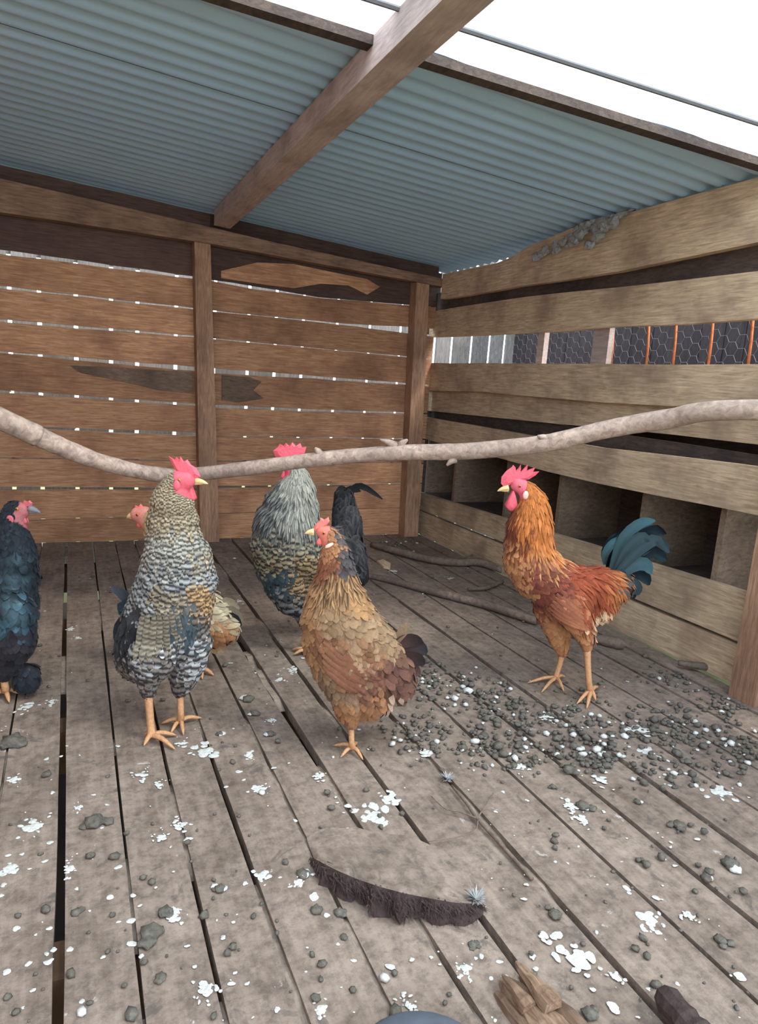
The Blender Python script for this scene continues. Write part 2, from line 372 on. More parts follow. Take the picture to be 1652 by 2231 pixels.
plankX([(927, 888), (1040, 893), (1160, 912), (1250, 932), (1652, 990)], [(927, 915), (1142, 950), (1300, 985), (1652, 1030)], 2.0535, .005, M['dark'])  # dark slab, run on behind the gap to carry its shade
plankX([(927, 908), (1142, 946), (1300, 975), (1652, 1016)], [(922, 955), (1109, 1004), (1216, 1033), (1399, 1075), (1637, 1117)], 2.0, .03, M['wall_r'])
plankX([(917, 1075), (1216, 1166), (1614, 1287)], [(922, 1112), (1090, 1178), (1380, 1303), (1602, 1396)], 2.0, .03, M['wall_r'])
plankX([(922, 1116), (1090, 1184), (1380, 1311), (1602, 1403)], [(917, 1176), (1595, 1490)], 2.0, .03, M['wall_r'])
# studs in the opening and the proud post near the viewer
def stud(u0, u1, x0, x1, z0=0.95, z1=1.35):
    ya = onX(u0, 760, x0)[1]; yb2 = onX(u1, 760, x0)[1]
    return box('stud', (x0, min(ya, yb2), z0), (x1, max(ya, yb2), z1), M['rafter'], wr)
stud(1170, 1184, 2.031, 2.058); stud(1290, 1324, 2.031, 2.058)
post('post', 1.925, 2.0, 1.945, 2.0, 0.0, 1.60, 1.335, 1.43, M['post'], wr)
post('post', 1.90, 2.0, 1.90, 2.0, 0.0, 1.60, 0.55, 0.64, M['post'], wr)

box('corner_light_block', (1.9995, 3.8715, 0), (2.058, 3.94, 1.02), M['dark'], wr); box('corner_light_block', (1.9995, 3.8715, 1.24), (2.058, 3.94, 1.6), M['dark'], wr)  # corner pieces added to block bright slits from outside
# nest boxes behind the lower gap
nb = empty('nest_box', (2.2, 2.6, 0.24)); tag(nb, 'row of wooden nest boxes with pale dividers behind the low side gap', 'nest box')
def nbx(name, lo, hi, mat): 
    bb = np.array([2.2, 2.6, 0.24]); return box(name, np.array(lo)-bb, np.array(hi)-bb, mat, nb)
nbx('bottom_board', (2.06, 0.9, .235), (2.44, 3.87, .255), M['dark'])  # box interior in dark wood, its shade put into the colour
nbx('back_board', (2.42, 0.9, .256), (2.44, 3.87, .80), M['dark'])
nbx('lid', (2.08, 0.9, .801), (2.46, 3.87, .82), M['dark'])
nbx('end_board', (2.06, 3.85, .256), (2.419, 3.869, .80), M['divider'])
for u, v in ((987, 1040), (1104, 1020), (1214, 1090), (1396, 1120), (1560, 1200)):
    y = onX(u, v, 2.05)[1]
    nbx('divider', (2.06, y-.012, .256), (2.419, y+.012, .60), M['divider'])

# wire screen in the opening
cw = empty('wire_screen', (2.04, 2.2, 1.03)); tag(cw, 'rusty barred chicken wire screen in the side wall opening', 'wire screen')
V, F = [], []; cell = .026; ny = int(2.3/(cell*1.5)); 
for i in range(ny):
    for j in range(8):
        cy = 1.35+i*cell*1.5; cz = 1.02+j*cell*1.732+(cell*.866 if i % 2 else 0)
        hx = [np.array([2.064+random.uniform(-.001, .001), cy+cell*math.cos(k*math.pi/3), cz+cell*math.sin(k*math.pi/3)]) for k in range(6)]
        if cz < 1.0 or cz > 1.32: continue
        for k in range(3): tube([hx[k], hx[k+1]], [.0007]*2, 3, V, F, False)
mk('wire_mesh', V, F, M['wire'], cw, base=(2.04, 2.2, 1.03))['kind'] = 'stuff'
for (u0, v0), (u1, v1) in (((1338, 705), (1331, 800)), ((1415, 700), (1408, 800)), ((1475, 695), (1466, 800)), ((1555, 692), (1543, 800)), ((1642, 687), (1630, 800))):
    V, F = tube([onX(u0, v0, 2.064), onX((u0+u1)/2+1, (v0+v1)/2, 2.064), onX(u1, v1, 2.064)], [.005]*3, 6)
    mk('bar', V, F, M['rust'], cw, True, (2.04, 2.2, 1.03))

# left wall (beyond the frame)
wl = empty('wall_left'); tag(wl, 'left side wall of brown boards', None, None, 'structure')
z = 0.0
while z < 1.6:
    h = random.uniform(.14, .18); box('plank', (XL-.022, -0.7, z), (XL, YB+.02, z+h), M['wall'], wl); z += h+random.uniform(.004, .01)

# ------------------------------------------------------------------ roof
ce = empty('ceiling'); tag(ce, 'low roof of grey corrugated metal sheets on wooden rafters', None, None, 'structure')
def sheet(name, x0, x1, y0, y1, lift, mat, pitch=.076, amp=.009):
    ny = int((y1-y0)/pitch*8)+1; yy = np.linspace(y0, y1, ny); xx = [x0, (x0+x1)/2, x1]
    V = [(x, y, roofz(x)+amp+lift+amp*math.sin(2*math.pi*y/pitch)) for x in xx for y in yy]
    F = [(i*ny+j, i*ny+j+1, (i+1)*ny+j+1, (i+1)*ny+j) for i in range(2) for j in range(ny-1)]
    return mk(name, V, F, mat, ce, True)
sheet('roof_sheet', XL-.15, 2.14, 3.05, 3.98, 0, M['tin']); sheet('roof_sheet', XL-.15, 2.14, 2.27, 3.12, .0015, M["tin"])
def onroof(u, v):
    d = ray(u, v); n = np.array([0.066, 0, 1.0]); return CAM+d*((1.622+2.0*0.066-n@CAM)/(n@d))
def clipped(o, p, q, keep_far):
    bm = bmesh.new(); bm.from_mesh(o.data); e = q-p; nrm = Vector((-e[1], e[0], 0)).normalized()
    if nrm.y < 0: nrm = -nrm
    bmesh.ops.bisect_plane(bm, geom=bm.verts[:]+bm.edges[:]+bm.faces[:], plane_co=Vector(p), plane_no=nrm, clear_inner=keep_far, clear_outer=not keep_far)
    bm.to_mesh(o.data); bm.free()
e1, e2 = onroof(640, 22), onroof(1600, 326); h1, h2 = onroof(860, 12), onroof(1640, 262)
clipped(sheet('roof_sheet', XL-.15, 2.14, 1.2, 2.35, .003, M['tin']), e1+[0, .03, 0], e2+[0, .03, 0], True)
clipped(sheet('translucent_roof_sheet', XL-.15, 2.14, -0.85, 2.2, .0, M['clear']), h1, h2, False)
dh = (h2-h1)/(h2-h1)[0]; V, F = tube([h1+dh*(XL-.1-h1[0])-[0, 0, .004], h1+dh*(2.1-h1[0])-[0, 0, .004]], [.006, .006], 6); mk('edge_strip', V, F, M['wire'], ce)
de = (e2-e1)/(e2-e1)[0]; pe = [e1+de*(x_-e1[0]) for x_ in (XL, 1.96)]
V = []
for p in pe:
    for dy, dz in ((-.004, -.022), (.034, -.022), (.034, .0), (-.004, .0)): V.append((p[0], p[1]+dy, roofz(p[0])+dz))
fixn(mk('purlin', V, [(0, 1, 2, 3), (7, 6, 5, 4), (0, 4, 5, 1), (1, 5, 6, 2), (2, 6, 7, 3), (3, 7, 4, 0)], M['dark'], ce))
def slopebeam(x0, x1, y0, y1, h, mat, name='rafter'):
    V = [(x0, y0, roofz(x0)-h), (x1, y0, roofz(x1)-h), (x1, y1, roofz(x1)-h), (x0, y1, roofz(x0)-h), (x0, y0, roofz(x0)-.001), (x1, y0, roofz(x1)-.001), (x1, y1, roofz(x1)-.001), (x0, y1, roofz(x0)-.001)]
    return fixn(mk(name, V, [(0, 1, 2, 3), (7, 6, 5, 4), (0, 4, 5, 1), (1, 5, 6, 2), (2, 6, 7, 3), (3, 7, 4, 0)], mat, ce))
slopebeam(0.655, 0.735, -0.4, 3.699, .075, M['rafter'])
slopebeam(-0.99, -0.93, -0.4, 3.699, .075, M['rafter'])

# ------------------------------------------------------------------ outside: palings, dark shed wall, shrubs
pf = empty('paling_fence', (1.0, 4.62, -0.4)); tag(pf, 'weathered grey paling fence glimpsed through the back wall gaps', 'fence')
cols = [-60, 20, 85, 165, 242, 300, 385, 470, 545, 605, 665, 740, 812, 880]
xg = [onY(u, 640, 4.62)[0] for u in cols]; xg = [-1.3, -1.05, -.8] + [x for x in xg if x > -.7]
while xg[-1] < 3.6: xg.append(xg[-1]+random.uniform(.13, .17))
for i in range(len(xg)-1):
    gl = .012 if 0 < i else 0
    h = random.uniform(1.75, 1.95)
    box('paling', (xg[i]+gl-1.0, 0, 0), (xg[i+1]-gl-1.0, .018, h+.4), M['paling'], pf)
for zz in (.3, 1.5): box('rail', (-2.3, .0185, zz+.4), (2.6, .06, zz+.47), M['paling'], pf)
sw = empty('shed', (3.0, 2.6, -0.4)); tag(sw, 'dark boarded neighbouring shed seen through the wired side opening', 'shed')
y = 0.6
while y < 4.35:
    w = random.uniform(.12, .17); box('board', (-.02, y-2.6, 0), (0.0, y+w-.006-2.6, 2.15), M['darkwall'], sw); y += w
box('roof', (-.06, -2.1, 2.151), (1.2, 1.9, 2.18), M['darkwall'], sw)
def shrub(loc, r, h, n, label):
    rt = empty('shrub', loc); tag(rt, label, 'shrub')
    V, F = tube([(0, 0, 0), (.03, 0, h*.5), (0, .02, h*.9)], [.02, .014, .006], 6); mk('stem', V, F, M['stick'], rt)
    V, F = [], []
    for k in range(n):
        p = np.array([random.gauss(0, r*.5), random.gauss(0, r*.5), random.uniform(.1, 1)*h]); a = np.random.normal(size=3); a /= np.linalg.norm(a); b2 = np.cross(a, [0, 0, 1]); b2 /= np.linalg.norm(b2)+1e-6
        L = random.uniform(.04, .08); s = len(V); V += [p, p+a*L*.5+b2*L*.25, p+a*L, p+a*L*.5-b2*L*.25]; F.append((s, s+1, s+2, s+3))
    mk('foliage', V, F, M['leaf'], rt)['kind'] = 'stuff'
shrub((2.75, 5.7, -.4), .25, 2.2, 500, 'green shrub behind the fence near the back corner of the coop')
shrub((-.4, 6.6, -.4), .5, 1.9, 700, 'green shrub behind the fence beyond the left boards')

# ------------------------------------------------------------------ perch
A0 = onD(385, 1036, 1.90); E0 = np.array([-.985, 1.45, 0])
def onL(u, v):
    d = ray(u, v); e = E0-A0; nrm = np.array([-e[1], e[0], 0]); return CAM + d*(((A0-CAM)@nrm)/(d@nrm))
pl_ = [onL(u, v) for u, v in ((0, 912), (60, 940), (130, 972), (200, 1000), (270, 1020), (330, 1032))]
sl_ = (pl_[0]-pl_[1]); sl_ = sl_/sl_[0]*-1
pn = [tuple(pl_[0]+sl_*(pl_[0][0]+.965))]+[tuple(p) for p in pl_]+[tuple(onD(u, v, D)) for u, v, D in ((385, 1036, 1.90), (450, 1031, 1.89), (560, 1018, 1.86), (700, 1000, 1.83), (850, 987, 1.80),
      (1000, 984, 1.77), (1100, 976, 1.74), (1200, 964, 1.70), (1320, 936, 1.66), (1450, 914, 1.60), (1652, 893, 1.50))]+[(1.88, .60, .93)]
pr = [.030, .026, .025, .023, .022, .021, .020, .0195, .019, .019, .0195, .021, .021, .0215, .0215, .022, .0225, .023, .024]
Q = smoothcurve(np.c_[np.array(pn), pr], 150)
V, F = [], []
rng = np.random.RandomState(3); rj = np.convolve(rng.normal(0, 1, 160), np.ones(5)/5, 'same')[:150]
kn = {u: None for u in (690, 845, 1190)}
tube(Q[:, :3], Q[:, 3]*(1+.07*rj), 12, V, F)
for u, v, D, du, dv in ((697, 990, 1.83, -10, -14), (862, 972, 1.80, -34, -14), (870, 972, 1.80, 18, -14), (1190, 958, 1.70, -18, -8), (990, 1000, 1.77, -16, 14)):
    p = onD(u, v, D); q = onD(u+du, v+dv, D-.01); tube([p, (p+q)/2+np.array([0, 0, .002]), q], [.013, .008, .003], 7, V, F)
po = mk('perch_branch', V, F, M['branch'], None, True)
tag(po, 'long bent bare branch strung across the coop as a perch', 'branch')

# ------------------------------------------------------------------ birds
def K(L, Wd, c, tip=None, bar=None, edge=None, var=.12, sp=.010, h=.006, pointed=False, gloss=False, skin=False):
    return dict(L=L, W=Wd, c=c, tip=tip, bar=bar, edge=edge, var=var, sp=sp, h=h, pointed=pointed, gloss=gloss, skin=skin)
def remesh_body(V, F, voxel, smooth_it):
    me = bpy.data.meshes.new('tmp'); me.from_pydata([tuple(v) for v in V], [], F); me.update()
    o = bpy.data.objects.new('tmp', me); COL.objects.link(o)
    m = o.modifiers.new('r', 'REMESH'); m.mode = 'VOXEL'; m.voxel_size = voxel
    if smooth_it:
        m2 = o.modifiers.new('s', 'SMOOTH'); m2.iterations = smooth_it; m2.factor = 0.5
    dg = bpy.context.evaluated_depsgraph_get(); ev = o.evaluated_get(dg); em = ev.to_mesh()
    n = len(em.vertices); co = np.empty(n*3); em.vertices.foreach_get('co', co)
    faces = [tuple(p.vertices) for p in em.polygons]
    ev.to_mesh_clear(); bpy.data.objects.remove(o); bpy.data.meshes.remove(me)
    return co.reshape(-1, 3), faces
def setcol(o, cols):
    at = o.data.color_attributes.new('Col', 'FLOAT_COLOR', 'POINT')
    c = np.ones((len(cols), 4)); c[:, :3] = np.clip(cols, 0, 1); at.data.foreach_set('color', c.ravel())

class Bird:
    def __init__(s, name, label, base_px, cv, group=None, D=None):
        s.base = fl(*base_px); s.base[2] = 0.0; s.D = s.base@FH if D is None else D; s.cv = cv
        s.root = empty(name, s.base); tag(s.root, label, 'chicken', group)
        s.V = []; s.F = []; s.legV = []; s.legF = []; s.k = s.D/math.cos(PITCH)/FPX
    def P(s, x, y, dd=0.0):
        u, v = s.cv(x, y); return onD(u, v, s.D+dd)
    def px(s, r):                      # crop pixels to metres
        return r*s.cv.s*s.k
    def inv(s, p):                     # metres to crop pixels on the bird's own side plane
        d = np.asarray(p)-CAM; w = d@_F
        return s.cv.i(CX+FPX*(d@_R)/w, CY-FPX*(d@_U)/w)
    def ell(s, c, r, k=1.0, ky=1.0):
        n = len(s.V); 
        for q in ICV: s.V.append(c + RH*q[0]*r + np.array([0, 0, 1])*q[2]*r*ky + FH*q[1]*r*k)
        s.F += [tuple(i+n for i in f) for f in ICF]
    def chain(s, nodes, kd=0.85):
        """nodes: (x, y, dd, r [,k]) in crop px; overlapping ellipsoids"""
        N = [(*n, kd) if len(n) == 4 else n for n in nodes]
        for i in range(len(N)-1):
            a, b = np.array(N[i], float), np.array(N[i+1], float)
            m = max(2, int(np.hypot(a[0]-b[0], a[1]-b[1])/(0.3*min(a[3], b[3]))))
            for t in np.linspace(0, 1, m):
                q = a+(b-a)*t; s.ell(s.P(q[0], q[1], q[2]), s.px(q[3]), q[4])
    def leg(s, pts, toes, r=8, joint=None):
        """pts: shank (x,y,dd) top to ankle; toes: floor px tips"""
        J = fl(*s.cv(*joint)); J[2] = .014
        P = [s.P(*p) for p in pts]+[J]; rr = s.px(r)
        tube(smoothcurve(P, 9), [rr*1.25, rr*1.1, rr, rr*.95, rr*.95, rr*.95, rr, rr*1.15, rr*1.0], 8, s.legV, s.legF)
        for t in toes:
            T = fl(*s.cv(*t)); T[2] = .004; m1 = J*.62+T*.38; m1[2] = .017; m2 = J*.25+T*.75; m2[2] = .010
            tube(smoothcurve([J, m1, m2, T], 8), [rr*.8, rr*.72, rr*.66, rr*.62, rr*.56, rr*.46, rr*.3, rr*.08], 6, s.legV, s.legF)
    def build(s, zones, kinds, voxel=.0045, smooth_it=6, dens=1.0, seed=1, legmat=None, hr=80.0):
        rng = np.random.RandomState(seed); s.kinds = kinds
        co, faces = remesh_body(s.V, s.F, voxel, smooth_it)
        s.bvh = BVHTree.FromPolygons([Vector(c) for c in co], faces)
        ZX = np.array([(z[0], z[1]) for z in zones], float); ZD = np.array([(math.cos(math.radians(z[3])), math.sin(math.radians(z[3]))) for z in zones]); ZK = [z[2] for z in zones]
        ZS = np.array([kinds[k]['skin'] for k in ZK])
        g3 = lambda key, alt: np.array([kinds[k][key] if kinds[k][key] is not None else kinds[k][alt] for k in ZK])
        ZC = g3('c', 'c'); ZT = g3('tip', 'c'); ZE = np.array([kinds[k]['edge'] or kinds[k]['tip'] or kinds[k]['c'] for k in ZK])
        ZB1 = np.array([kinds[k]['bar'][0] if kinds[k]['bar'] else np.array(kinds[k]['c'])*.7 for k in ZK]); ZB2 = np.array([kinds[k]['bar'][1] if kinds[k]['bar'] else np.array(kinds[k]['tip'] or kinds[k]['c'])*1.2 for k in ZK])
        def zone(P, jit):
            q = np.array([s.inv(p) for p in P])+rng.normal(0, 1, (len(P), 2))*jit
            d = np.linalg.norm(q[:, None]-ZX[None], axis=2); idx = d.argmin(1)
            w = 1/(d**3+1); dr = (w[:, :, None]*ZD[None]).sum(1)
            w2 = 1/(d**3+1)*~ZS[None]; w2 /= w2.sum(1, keepdims=True)+1e-12
            return idx, dr, w2
        idx, _, w2 = zone(co, 0)
        bc = (w2@ZC)*0.8; 
        skin = np.array([kinds[ZK[i]]['skin'] for i in idx]); bc[skin] = ZC[idx[skin]]
        n0 = len(co); V = list(co)+list(s.legV); F = list(faces)+[tuple(i+n0 for i in f) for f in s.legF]
        body = mk('body', V, F, [M['skin'], legmat or M['leg']], s.root, True, s.base)
        setcol(body, np.vstack([bc, np.ones((len(s.legV), 3))*.5]) if len(s.legV) else bc)
        mi = np.zeros(len(F), int); mi[len(faces):] = 1; body.data.polygons.foreach_set('material_index', mi)
        # sample feather roots
        A = np.array([co[f[0]] for f in faces]); B = np.array([co[f[1]] for f in faces]); C = np.array([co[f[2]] for f in faces]); 
        area = np.linalg.norm(np.cross(B-A, C-A), axis=1); pr_ = area/area.sum()
        ns = int(26000*dens); pick = rng.choice(len(faces), ns, p=pr_); r1 = rng.rand(ns, 1); r2 = rng.rand(ns, 1)
        pts = A[pick]+(B[pick]-A[pick])*r1+(C[pick]-A[pick])*r2*(1-r1)
        idx0 = zone(pts, 0)[0]; idx, dr, w2 = zone(pts, 22)
        SKX = ZX[ZS]; PX = np.array([s.inv(p) for p in pts]); dsk = np.linalg.norm(PX[:, None]-SKX[None], axis=2).min(1)/hr
        BL = [w2@q for q in (ZC, ZT, ZE, ZB1, ZB2)]
        grid = {}; FV = {False: [], True: []}; FF = {False: [], True: []}; FC = {False: [], True: []}
        for pi, (p, zi, d2) in enumerate(zip(pts, idx, dr)):
            kd = kinds[ZK[zi]]
            if kd['skin'] or ZS[idx0[pi]]: continue
            hs_ = min(1.0, .42+.58*max(0, dsk[pi]-.6)/1.6)
            sp = kd['sp']*(.5+.5*hs_); key = tuple(np.floor(p/sp).astype(int)); ok = True
            for a in (-1, 0, 1):
                for b in (-1, 0, 1):
                    for c in (-1, 0, 1):
                        for q in grid.get((key[0]+a, key[1]+b, key[2]+c), ()):
                            if (q[0]-p[0])**2+(q[1]-p[1])**2+(q[2]-p[2])**2 < sp*sp: ok = False
            if not ok: continue
            grid.setdefault(key, []).append(p)
            a2 = math.atan2(d2[1], d2[0])+rng.normal(0, .13); dv = RH*math.cos(a2)-np.array([0, 0, 1])*math.sin(a2)
            mixed = [.6*ZZ[zi]+.4*q[pi] for ZZ, q in zip((ZC, ZT, ZE, ZB1, ZB2), BL)]
            s.feather(p, dv, kd if hs_ > .99 else dict(kd, L=kd['L']*hs_, W=kd['W']*(.4+.6*hs_), h=kd['h']*hs_), mixed, rng, FV[kd['gloss']], FF[kd['gloss']], FC[kd['gloss']])
        for gl in (False, True):
            if FV[gl]:
                o = mk('plumage', FV[gl], FF[gl], M['gloss' if gl else 'feather'], s.root, True, s.base); setcol(o, np.array(FC[gl])); o['kind'] = 'stuff'
        return s
    PROF_R = [(0, .35), (.15, .7), (.32, .95), (.5, 1.0), (.68, .95), (.85, .72), (1.0, .22)]
    PROF_P = [(0, .5), (.15, .85), (.32, 1.0), (.5, .95), (.68, .75), (.85, .45), (1.0, .06)]
    def feather(s, p, d, kd, mixed, rng, FV, FF, FC):
        L = kd['L']*rng.uniform(.8, 1.2); Wd = kd['W']*rng.uniform(.85, 1.15)/2; prof = s.PROF_P if kd['pointed'] else s.PROF_R
        if kd['bar']: prof = [(t, float(np.interp(t, [a for a, _ in prof], [b for _, b in prof]))) for t in np.linspace(0, 1, 12)]
        vv = 1+rng.normal(0, kd['var']); c, tip, ec0, c1, c2 = [np.maximum(q, 0)*vv for q in mixed]
        q = Vector(p); d = Vector(d); n0 = len(FV); lastt = 0
        ph = rng.rand(); lift = kd['h']*rng.uniform(.5, 1.5)
        for t, w in prof:
            q = q+d*(L*(t-lastt)); lastt = t
            r = s.bvh.find_nearest(q)
            if r[0] is None: return
            nn = r[1]
            off = q-r[0]; hh = .0015+lift*t
            q2 = r[0]+nn*hh if off.length < .03 else q
            d = d-nn*d.dot(nn)
            if d.length < 1e-6: d = Vector((0, 0, -1))
            d.normalize(); sd_ = nn.cross(d); q = q2
            col = c+(tip-c)*max(0, (t-.35)/.65); ec = col
            if kd['bar']:
                k = math.sin((t*kd['bar'][2]+ph)*2*math.pi); k = min(1, max(0, .5+k*.9)); col = c1*(1-k)+c2*k; ec = col
            elif kd['edge']:
                ec = ec0
                if t > .95: col = .5*col+.5*ec
            jt = rng.uniform(.9, 1.1, 3)
            FV.append(tuple(q+sd_*(w*Wd)-nn*.001)); FV.append(tuple(q+nn*.0008)); FV.append(tuple(q-sd_*(w*Wd)-nn*.001)); FC.append(ec*jt[0]); FC.append(col*jt[1]); FC.append(ec*jt[2])
        m = len(prof)
        for i in range(m-1):
            a = n0+i*3; FF.append((a, a+1, a+4, a+3)); FF.append((a+1, a+2, a+5, a+4))
    def quill(s, name, pts, w, c, tip=None, mat='feather', pts_dd=True, edge=None, tilt=0.0):
        """one large feather through (x,y,dd) points, an object of its own"""
        P = smoothcurve([s.P(*p) for p in pts], 9); V = []; Fc = []; C = []; c = np.array(c); tp = np.array(tip) if tip is not None else c; wm = s.px(w)/2
        prof = [.35, .6, .8, .95, 1, 1, .9, .65, .15]
        for i in range(9):
            d = P[min(i+1, 8)]-P[max(i-1, 0)]; d /= np.linalg.norm(d)+1e-9; sdv = np.cross(FH, d); sdv /= np.linalg.norm(sdv)+1e-9; nn = np.cross(d, sdv)
            sdv = sdv*math.cos(tilt)+nn*math.sin(tilt); nn = np.cross(d, sdv); ww = wm*prof[i]
            for f, h in ((-1, -.15), (-.5, -.03), (0, .03), (.5, -.03), (1, -.15)): V.append(P[i]+sdv*ww*f+nn*ww*h-np.array([0, 0, 0])); C.append((c+(tp-c)*i/8) if abs(f) < 1 or edge is None else np.array(edge))
        for i in range(8):
            for j in range(4): a = i*5+j; Fc.append((a, a+1, a+6, a+5))
        n = len(V); V2 = [v+FH*.0012 for v in V]; V = V+V2; Fc = Fc+[(d_+n, c_+n, b_+n, a_+n) for a_, b_, c_, d_ in Fc]; C = C+C
        o = mk(name, V, Fc, M[mat], s.root, True, s.base); setcol(o, np.array(C)); return o
    def hit(s, x, y, side=-1):
        p = s.P(x, y); o = Vector(p+FH*side*.6); r = s.bvh.ray_cast(o, Vector(-FH*side)); 
        return np.array(r[0]) if r[0] else p
    def plate(s, name, outline, th, mat, dd=0.0, inset=.72):
        P = [s.P(x, y, dd) for x, y in outline]; n = len(P); c = np.mean(P, 0); h = s.px(th)/2
        V = P+[c+(p-c)*inset-FH*h for p in P]+[c+(p-c)*inset+FH*h for p in P]
        Fc = [(i, (i+1) % n, n+(i+1) % n, n+i) for i in range(n)]+[((i+1) % n, i, 2*n+i, 2*n+(i+1) % n) for i in range(n)]+[tuple(range(n, 2*n)), tuple(range(3*n-1, 2*n-1, -1))]
        return fixn(mk(name, V, Fc, mat, s.root, False, s.base))
    def blob(s, name, x, y, dd, rx, ry, rd, mat, parent=None, rot=0.0):
        c = s.P(x, y, dd); V = []
        for q in ICV:
            a = q[0]*math.cos(rot)-q[2]*math.sin(rot); b = q[0]*math.sin(rot)+q[2]*math.cos(rot)
            V.append(c+RH*s.px(rx)*(q[0]*math.cos(rot))+np.array([0, 0, 1])*s.px(rx)*q[0]*math.sin(rot)+RH*s.px(ry)*(-q[2]*math.sin(rot))+np.array([0, 0, 1])*s.px(ry)*q[2]*math.cos(rot)+FH*q[1]*s.px(rd))
        return mk(name, V, ICF, mat, parent or s.root, True, s.base)
    def wattles(s, x, y, rx, ry, gap, mat):
        for sg in (-1, 1):
            c = s.P(x, y, 0); V = []
            for q in ICV:
                z = q[2]; w = (0.62+.38*(-z)) if z > -.4 else 1.0
                V.append(c+RH*s.px(rx)*q[0]*w+np.array([0, 0, 1])*s.px(ry)*z+FH*(q[1]*s.px(rx)*.32+sg*s.px(gap)))
            mk('wattle', V, ICF, mat, s.root, True, s.base)
    def eye(s, x, y, r):
        for side in (-1, 1):
            h = s.hit(x, y, side)-FH*side*(-s.px(r)*.05); V = [h+q*s.px(r) for q in ICV]
            e = mk('eye', V, ICF, M['eye'], s.root, True, s.base)
            V = [h+FH*side*s.px(r)*.62+q*s.px(r)*.55 for q in ICV]; mk('pupil', V, ICF, M['pupil'], e, True, s.base)
    def beak(s, x0, y0, x1, y1, r, mat, open_=0):
        for nm, dy0, dy1, rr in (('upper_beak', -.25, 0, 1.0), ('lower_beak', .55, .12, .62)):
            a = np.array([x0, y0+dy0*r]); b = np.array([x1 if rr == 1 else x0+(x1-x0)*.82, y1+dy1*r if rr == 1 else y1-.2*r]); m = (a+b)/2-np.array([0, .18*r if rr == 1 else 0]); m2 = a*.2+b*.8-np.array([0, .12*r if rr == 1 else 0])
            V, F = tube(smoothcurve([s.P(*a), s.P(*m), s.P(*m2), s.P(*b)], 9), [s.px(r*rr)*k for k in (1, .92, .84, .74, .62, .5, .36, .22, .04)], 8)
            mk(nm, V, F, mat, s.root, True, s.base)
    def wing(s, feathers, c, tip, w, mat='feather', edge=None, bar=None):
        """folded wing: one part per side made of layered flight feathers lying on the body"""
        for side in (-1, 1):
            V, Fc, C = [], [], []
            for fi, (x0, y0, x1, y1) in enumerate(feathers):
                n0 = len(V); cc = np.array(c)*random.uniform(.82, 1.15); tt = np.array(tip)*random.uniform(.85, 1.15)
                NR = 24 if bar else 10; prof = np.interp(np.linspace(0, 1, NR), [0, .15, .3, .5, .8, .92, 1], [.4, .8, .95, 1, .95, .7, .15])
                for i in range(NR):
                    t = i/(NR-1); x = x0+(x1-x0)*t; y = y0+(y1-y0)*t; h = s.hit(x, y, side)+FH*side*(.006+.0010*fi)
                    dx, dy = x1-x0, y1-y0; l = math.hypot(dx, dy); pxn = RH*(-dy/l)-np.array([0, 0, 1])*(dx/l)
                    for f in (-1, 0, 1):
                        V.append(h+pxn*s.px(w)*.5*prof[i]*f+FH*side*(.002 if f == 0 else 0)); k = .5+.5*math.sin(t*bar[2]*2*math.pi+fi*2.4+abs(f)*.9) if bar else 0; C.append(np.array(bar[0])*(1-k)+np.array(bar[1])*k if bar else (cc+(tt-cc)*t)*random.uniform(.9, 1.1) if f == 0 or edge is None else np.array(edge))
                for i in range(NR-1): a = n0+i*3; Fc += [(a, a+1, a+4, a+3), (a+1, a+2, a+5, a+4)]
            o = mk('wing', V, Fc, M[mat], s.root, True, s.base); setcol(o, np.array(C))
class cvt:
    def __init__(s, ox, oy, sc): s.ox, s.oy, s.s = ox, oy, sc
    def __call__(s, x, y): return s.ox+s.s*x, s.oy+s.s*y
    def i(s, u, v): return (u-s.ox)/s.s, (v-s.oy)/s.s
SKIN = lambda c: K(0, 0, c, skin=True)

# ---------- red rooster
b = Bird('rooster', 'chestnut red rooster with orange neck and blue-green tail by the nest boxes', (1255, 1505), cvt(1060, 980, .2689))
b.chain([(255, 285, 0, 62, .7), (290, 300, 0, 66, .72), (340, 345, 0, 78, .75), (375, 430, 0, 108), (365, 530, 0, 150), (350, 640, 0, 182), (345, 760, .01, 196), (350, 890, .01, 212), (430, 1000, .01, 222), (560, 1090, .01, 226), (740, 1145, .02, 215), (890, 1130, .03, 192), (1010, 1110, .04, 150), (1070, 1100, .05, 110)], .8)
b.chain([(640, 1240, .01, 180, .7), (760, 1290, .01, 150), (880, 1270, .02, 140), (960, 1240, .03, 110)], .7)
b.chain([(690, 1240, -.03, 180, .5), (740, 1370, -.04, 120, .6), (795, 1490, -.045, 66), (815, 1600, -.045, 33)], .8)
b.chain([(560, 1260, .05, 190, .5), (575, 1400, .06, 130, .6), (595, 1530, .06, 80), (618, 1640, .06, 36)], .8)
b.leg([(815, 1580, -.045), (822, 1750, -.045), (832, 1900, -.045)], [(812, 2105), (885, 2040), (730, 2070), (905, 1930)], 27, (842, 1990))
b.leg([(620, 1620, .06), (600, 1720, .06), (565, 1830, .06)], [(330, 1898), (445, 1975), (628, 1968), (640, 1850)], 25, (562, 1880))
